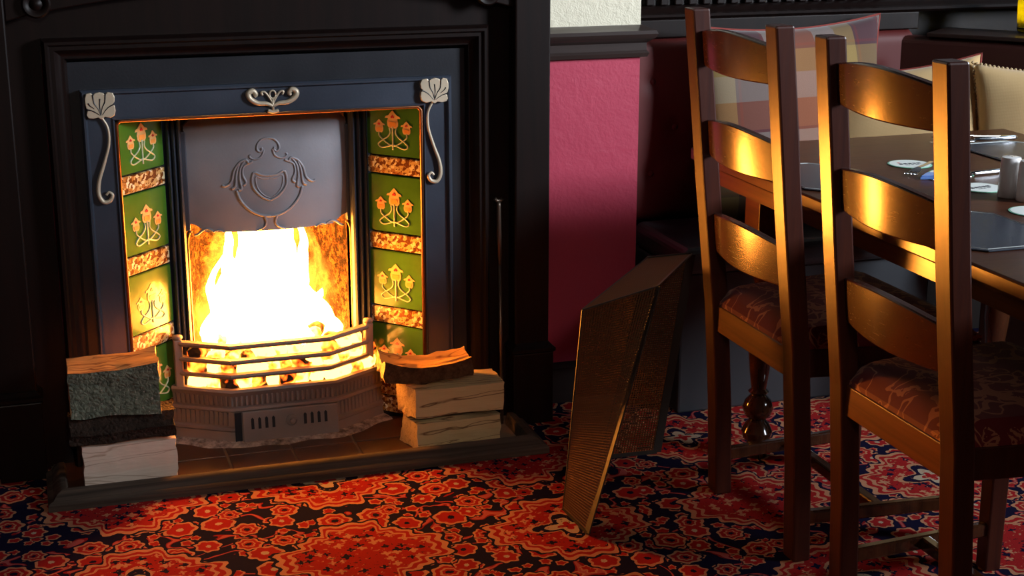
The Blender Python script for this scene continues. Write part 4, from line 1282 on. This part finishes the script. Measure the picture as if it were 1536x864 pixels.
for a, b in btn:
    bm = NB(); bmesh.ops.create_uvsphere(bm, u_segments=10, v_segments=6, radius=0.009)
    bmesh.ops.scale(bm, verts=bm.verts, vec=(1, 0.5, 1)); bmesh.ops.translate(bm, verts=bm.verts, vec=(a, 3.629, b)); obj('button', bm, 'red_leather', bk, smooth=True)
bm = NB(); box(bm, 1.456, 2.32, 3.635, AY, 0.900, 0.946); obj('capping', bm, 'surround_wood', bq, 0.003)
bm = NB(); sweep(bm, [(1.456, AY), (2.9, AY)], [(0, 0.946), (-0.075, 0.946), (-0.082, 0.952), (-0.078, 0.958), (-0.05, 0.960), (-0.04, 0.968), (-0.03, 0.972), (0, 0.975)], XY); obj('capping_moulding', bm, 'surround_wood', bq, smooth='auto')

# angled bench in the corner
bd = thing('corner_bench', 'dark brown padded corner bench angled behind the far end of the table', 'bench', (2.5, 3.3, 0))
p0, p1 = V((2.235, 3.655, 0)), V((2.80, 2.982, 0))
dd = (p1 - p0).normalized(); nn = V((-dd.y, dd.x, 0))         # nn points to the wall side
if nn.x < 0: nn = -nn
def slab(name, a0, a1, o0, o1, z0, z1, mat, bev):
    bm = NB(); q = [p0 + dd * a0 + nn * o0, p0 + dd * a1 + nn * o0, p0 + dd * a1 + nn * o1, p0 + dd * a0 + nn * o1]
    prism(bm, [(p.x, p.y) for p in q], XY, z0, z1); obj(name, bm, mat, bd, bev, seg=4)
slab('back_pad', 0.02, 0.90, 0.0, 0.06, 0.43, 0.885, 'brown_leather', 0.018)
slab('capping', 0.11, 0.92, -0.004, 0.17, 0.885, 0.897, 'bench_wood', 0.003)
slab('seat_pad', 0.36, 0.90, -0.30, -0.002, 0.36, 0.432, 'charcoal_leather', 0.02)
slab('base', 0.38, 0.88, -0.27, 0.05, 0.0, 0.36, 'bench_wood', 0.004)

# ------------------------------------------------------------------ cushions
def cushion(name, label, size, thick, loc, rot, mat, trim=None, group='scatter cushions on the benches', beads=False, size_z=None):
    t = thing(name, label, 'cushion', loc, group)
    t.rotation_euler = rot
    h = size / 2; hz = (size_z or size) / 2; n = 30
    bm = NB()
    def edge(u, v):      # sharp-eared outline
        k = 1 - 0.10 * (1 - v * v) * abs(u) ** 3; k2 = 1 - 0.10 * (1 - u * u) * abs(v) ** 3
        return u * h * k, v * hz * k2
    for s in (-1, 1):
        rows = []
        for i in range(n + 1):
            row = []
            for j in range(n + 1):
                u, v = 2 * i / n - 1, 2 * j / n - 1
                x, z = edge(u, v)
                th = thick / 2 * (max(0, (1 - u * u) * (1 - v * v))) ** 0.42
                th *= 1 + 0.10 * noise.noise(V((u * 2.2, v * 2.2, loc[0] * 9)))
                row.append((x, s * th, z + hz))
            rows.append(row)
        rings(bm, rows, False, False)
    bmesh.ops.remove_doubles(bm, verts=bm.verts, dist=1e-5)
    bmesh.ops.recalc_face_normals(bm, faces=bm.faces)
    me = bpy.data.meshes.new('cover'); bm.to_mesh(me); bm.free(); me.materials.append(M[mat])
    for p in me.polygons: p.use_smooth = True
    o = bpy.data.objects.new('cover', me); COL.objects.link(o); o.parent = t
    if trim:
        loop = []
        for k in range(40): loop.append((2 * k / 40 - 1, -1))
        for k in range(40): loop.append((1, 2 * k / 40 - 1))
        for k in range(40): loop.append((1 - 2 * k / 40, 1))
        for k in range(40): loop.append((-1, 1 - 2 * k / 40))
        pts = [V((edge(u, v)[0], 0, edge(u, v)[1] + hz)) for u, v in loop]
        bm = NB()
        if beads:
            for p in pts:
                r = bmesh.ops.create_icosphere(bm, subdivisions=1, radius=0.0042)
                bmesh.ops.translate(bm, verts=r['verts'], vec=p)
        else: tube(bm, pts + [pts[0]], 0.0032, 6)
        me = bpy.data.meshes.new('edge_trim'); bm.to_mesh(me); bm.free(); me.materials.append(M[trim])
        o = bpy.data.objects.new('bead_edging' if beads else 'piping', me); COL.objects.link(o); o.parent = t
        if beads: o['kind'] = 'stuff'
cushion('cushion', 'large plaid cushion in mauve, cream and ochre checks on the banquette', 0.56, 0.15, (1.893, 3.475, 0.432), (math.radians(-9), math.radians(-1), math.radians(3)), 'plaid', 'piping_red', size_z=0.52)
cushion('cushion', 'plain beige cushion in the corner, partly hidden by the chair in front', 0.42, 0.13, (2.150, 3.345, 0.432), (math.radians(-14), math.radians(-8), math.radians(-30)), 'beige_fabric', 'piping_red')
cushion('cushion', 'beige cushion edged with small beads on the corner bench', 0.42, 0.13, (2.44, 3.17, 0.432), (math.radians(-10), 0, math.radians(-30)), 'beige_fabric', 'bead_trim', beads=True)

# ------------------------------------------------------------------ yellow glass on the ledge
yg = thing('candle_glass', 'yellow pebbled glass candle holder on the ledge at the top right', 'candle holder', (2.562, 3.47, 0.897))
bm = NB(); lathe(bm, [(0.036, 0.9), (0.040, 0.903), (0.043, 0.95), (0.045, 1.02), (0.043, 1.02), (0.040, 0.95), (0.036, 0.908), (0.0, 0.907)], 2.562, 3.47, 32); obj('glass', bm, 'yellow_glass', yg, smooth='auto')
bm = NB(); lathe(bm, [(0.0395, 0.908), (0.042, 0.911), (0.0395, 0.914)], 2.562, 3.47, 32); obj('foot_band', bm, 'dado_wood', yg)
bm = NB(); lathe(bm, [(0.030, 0.909), (0.030, 0.935), (0.0, 0.936)], 2.562, 3.47, 20); obj('candle', bm, 'coaster_white', yg)
bm = NB(); lathe(bm, [(0.001, 0.940), (0.005, 0.948), (0.0045, 0.956), (0.0008, 0.972)], 2.562, 3.47, 10); obj('added_glow', bm, 'added_glow', yg, smooth=True)  # unseen flame added inside so the glass glows as if backlit
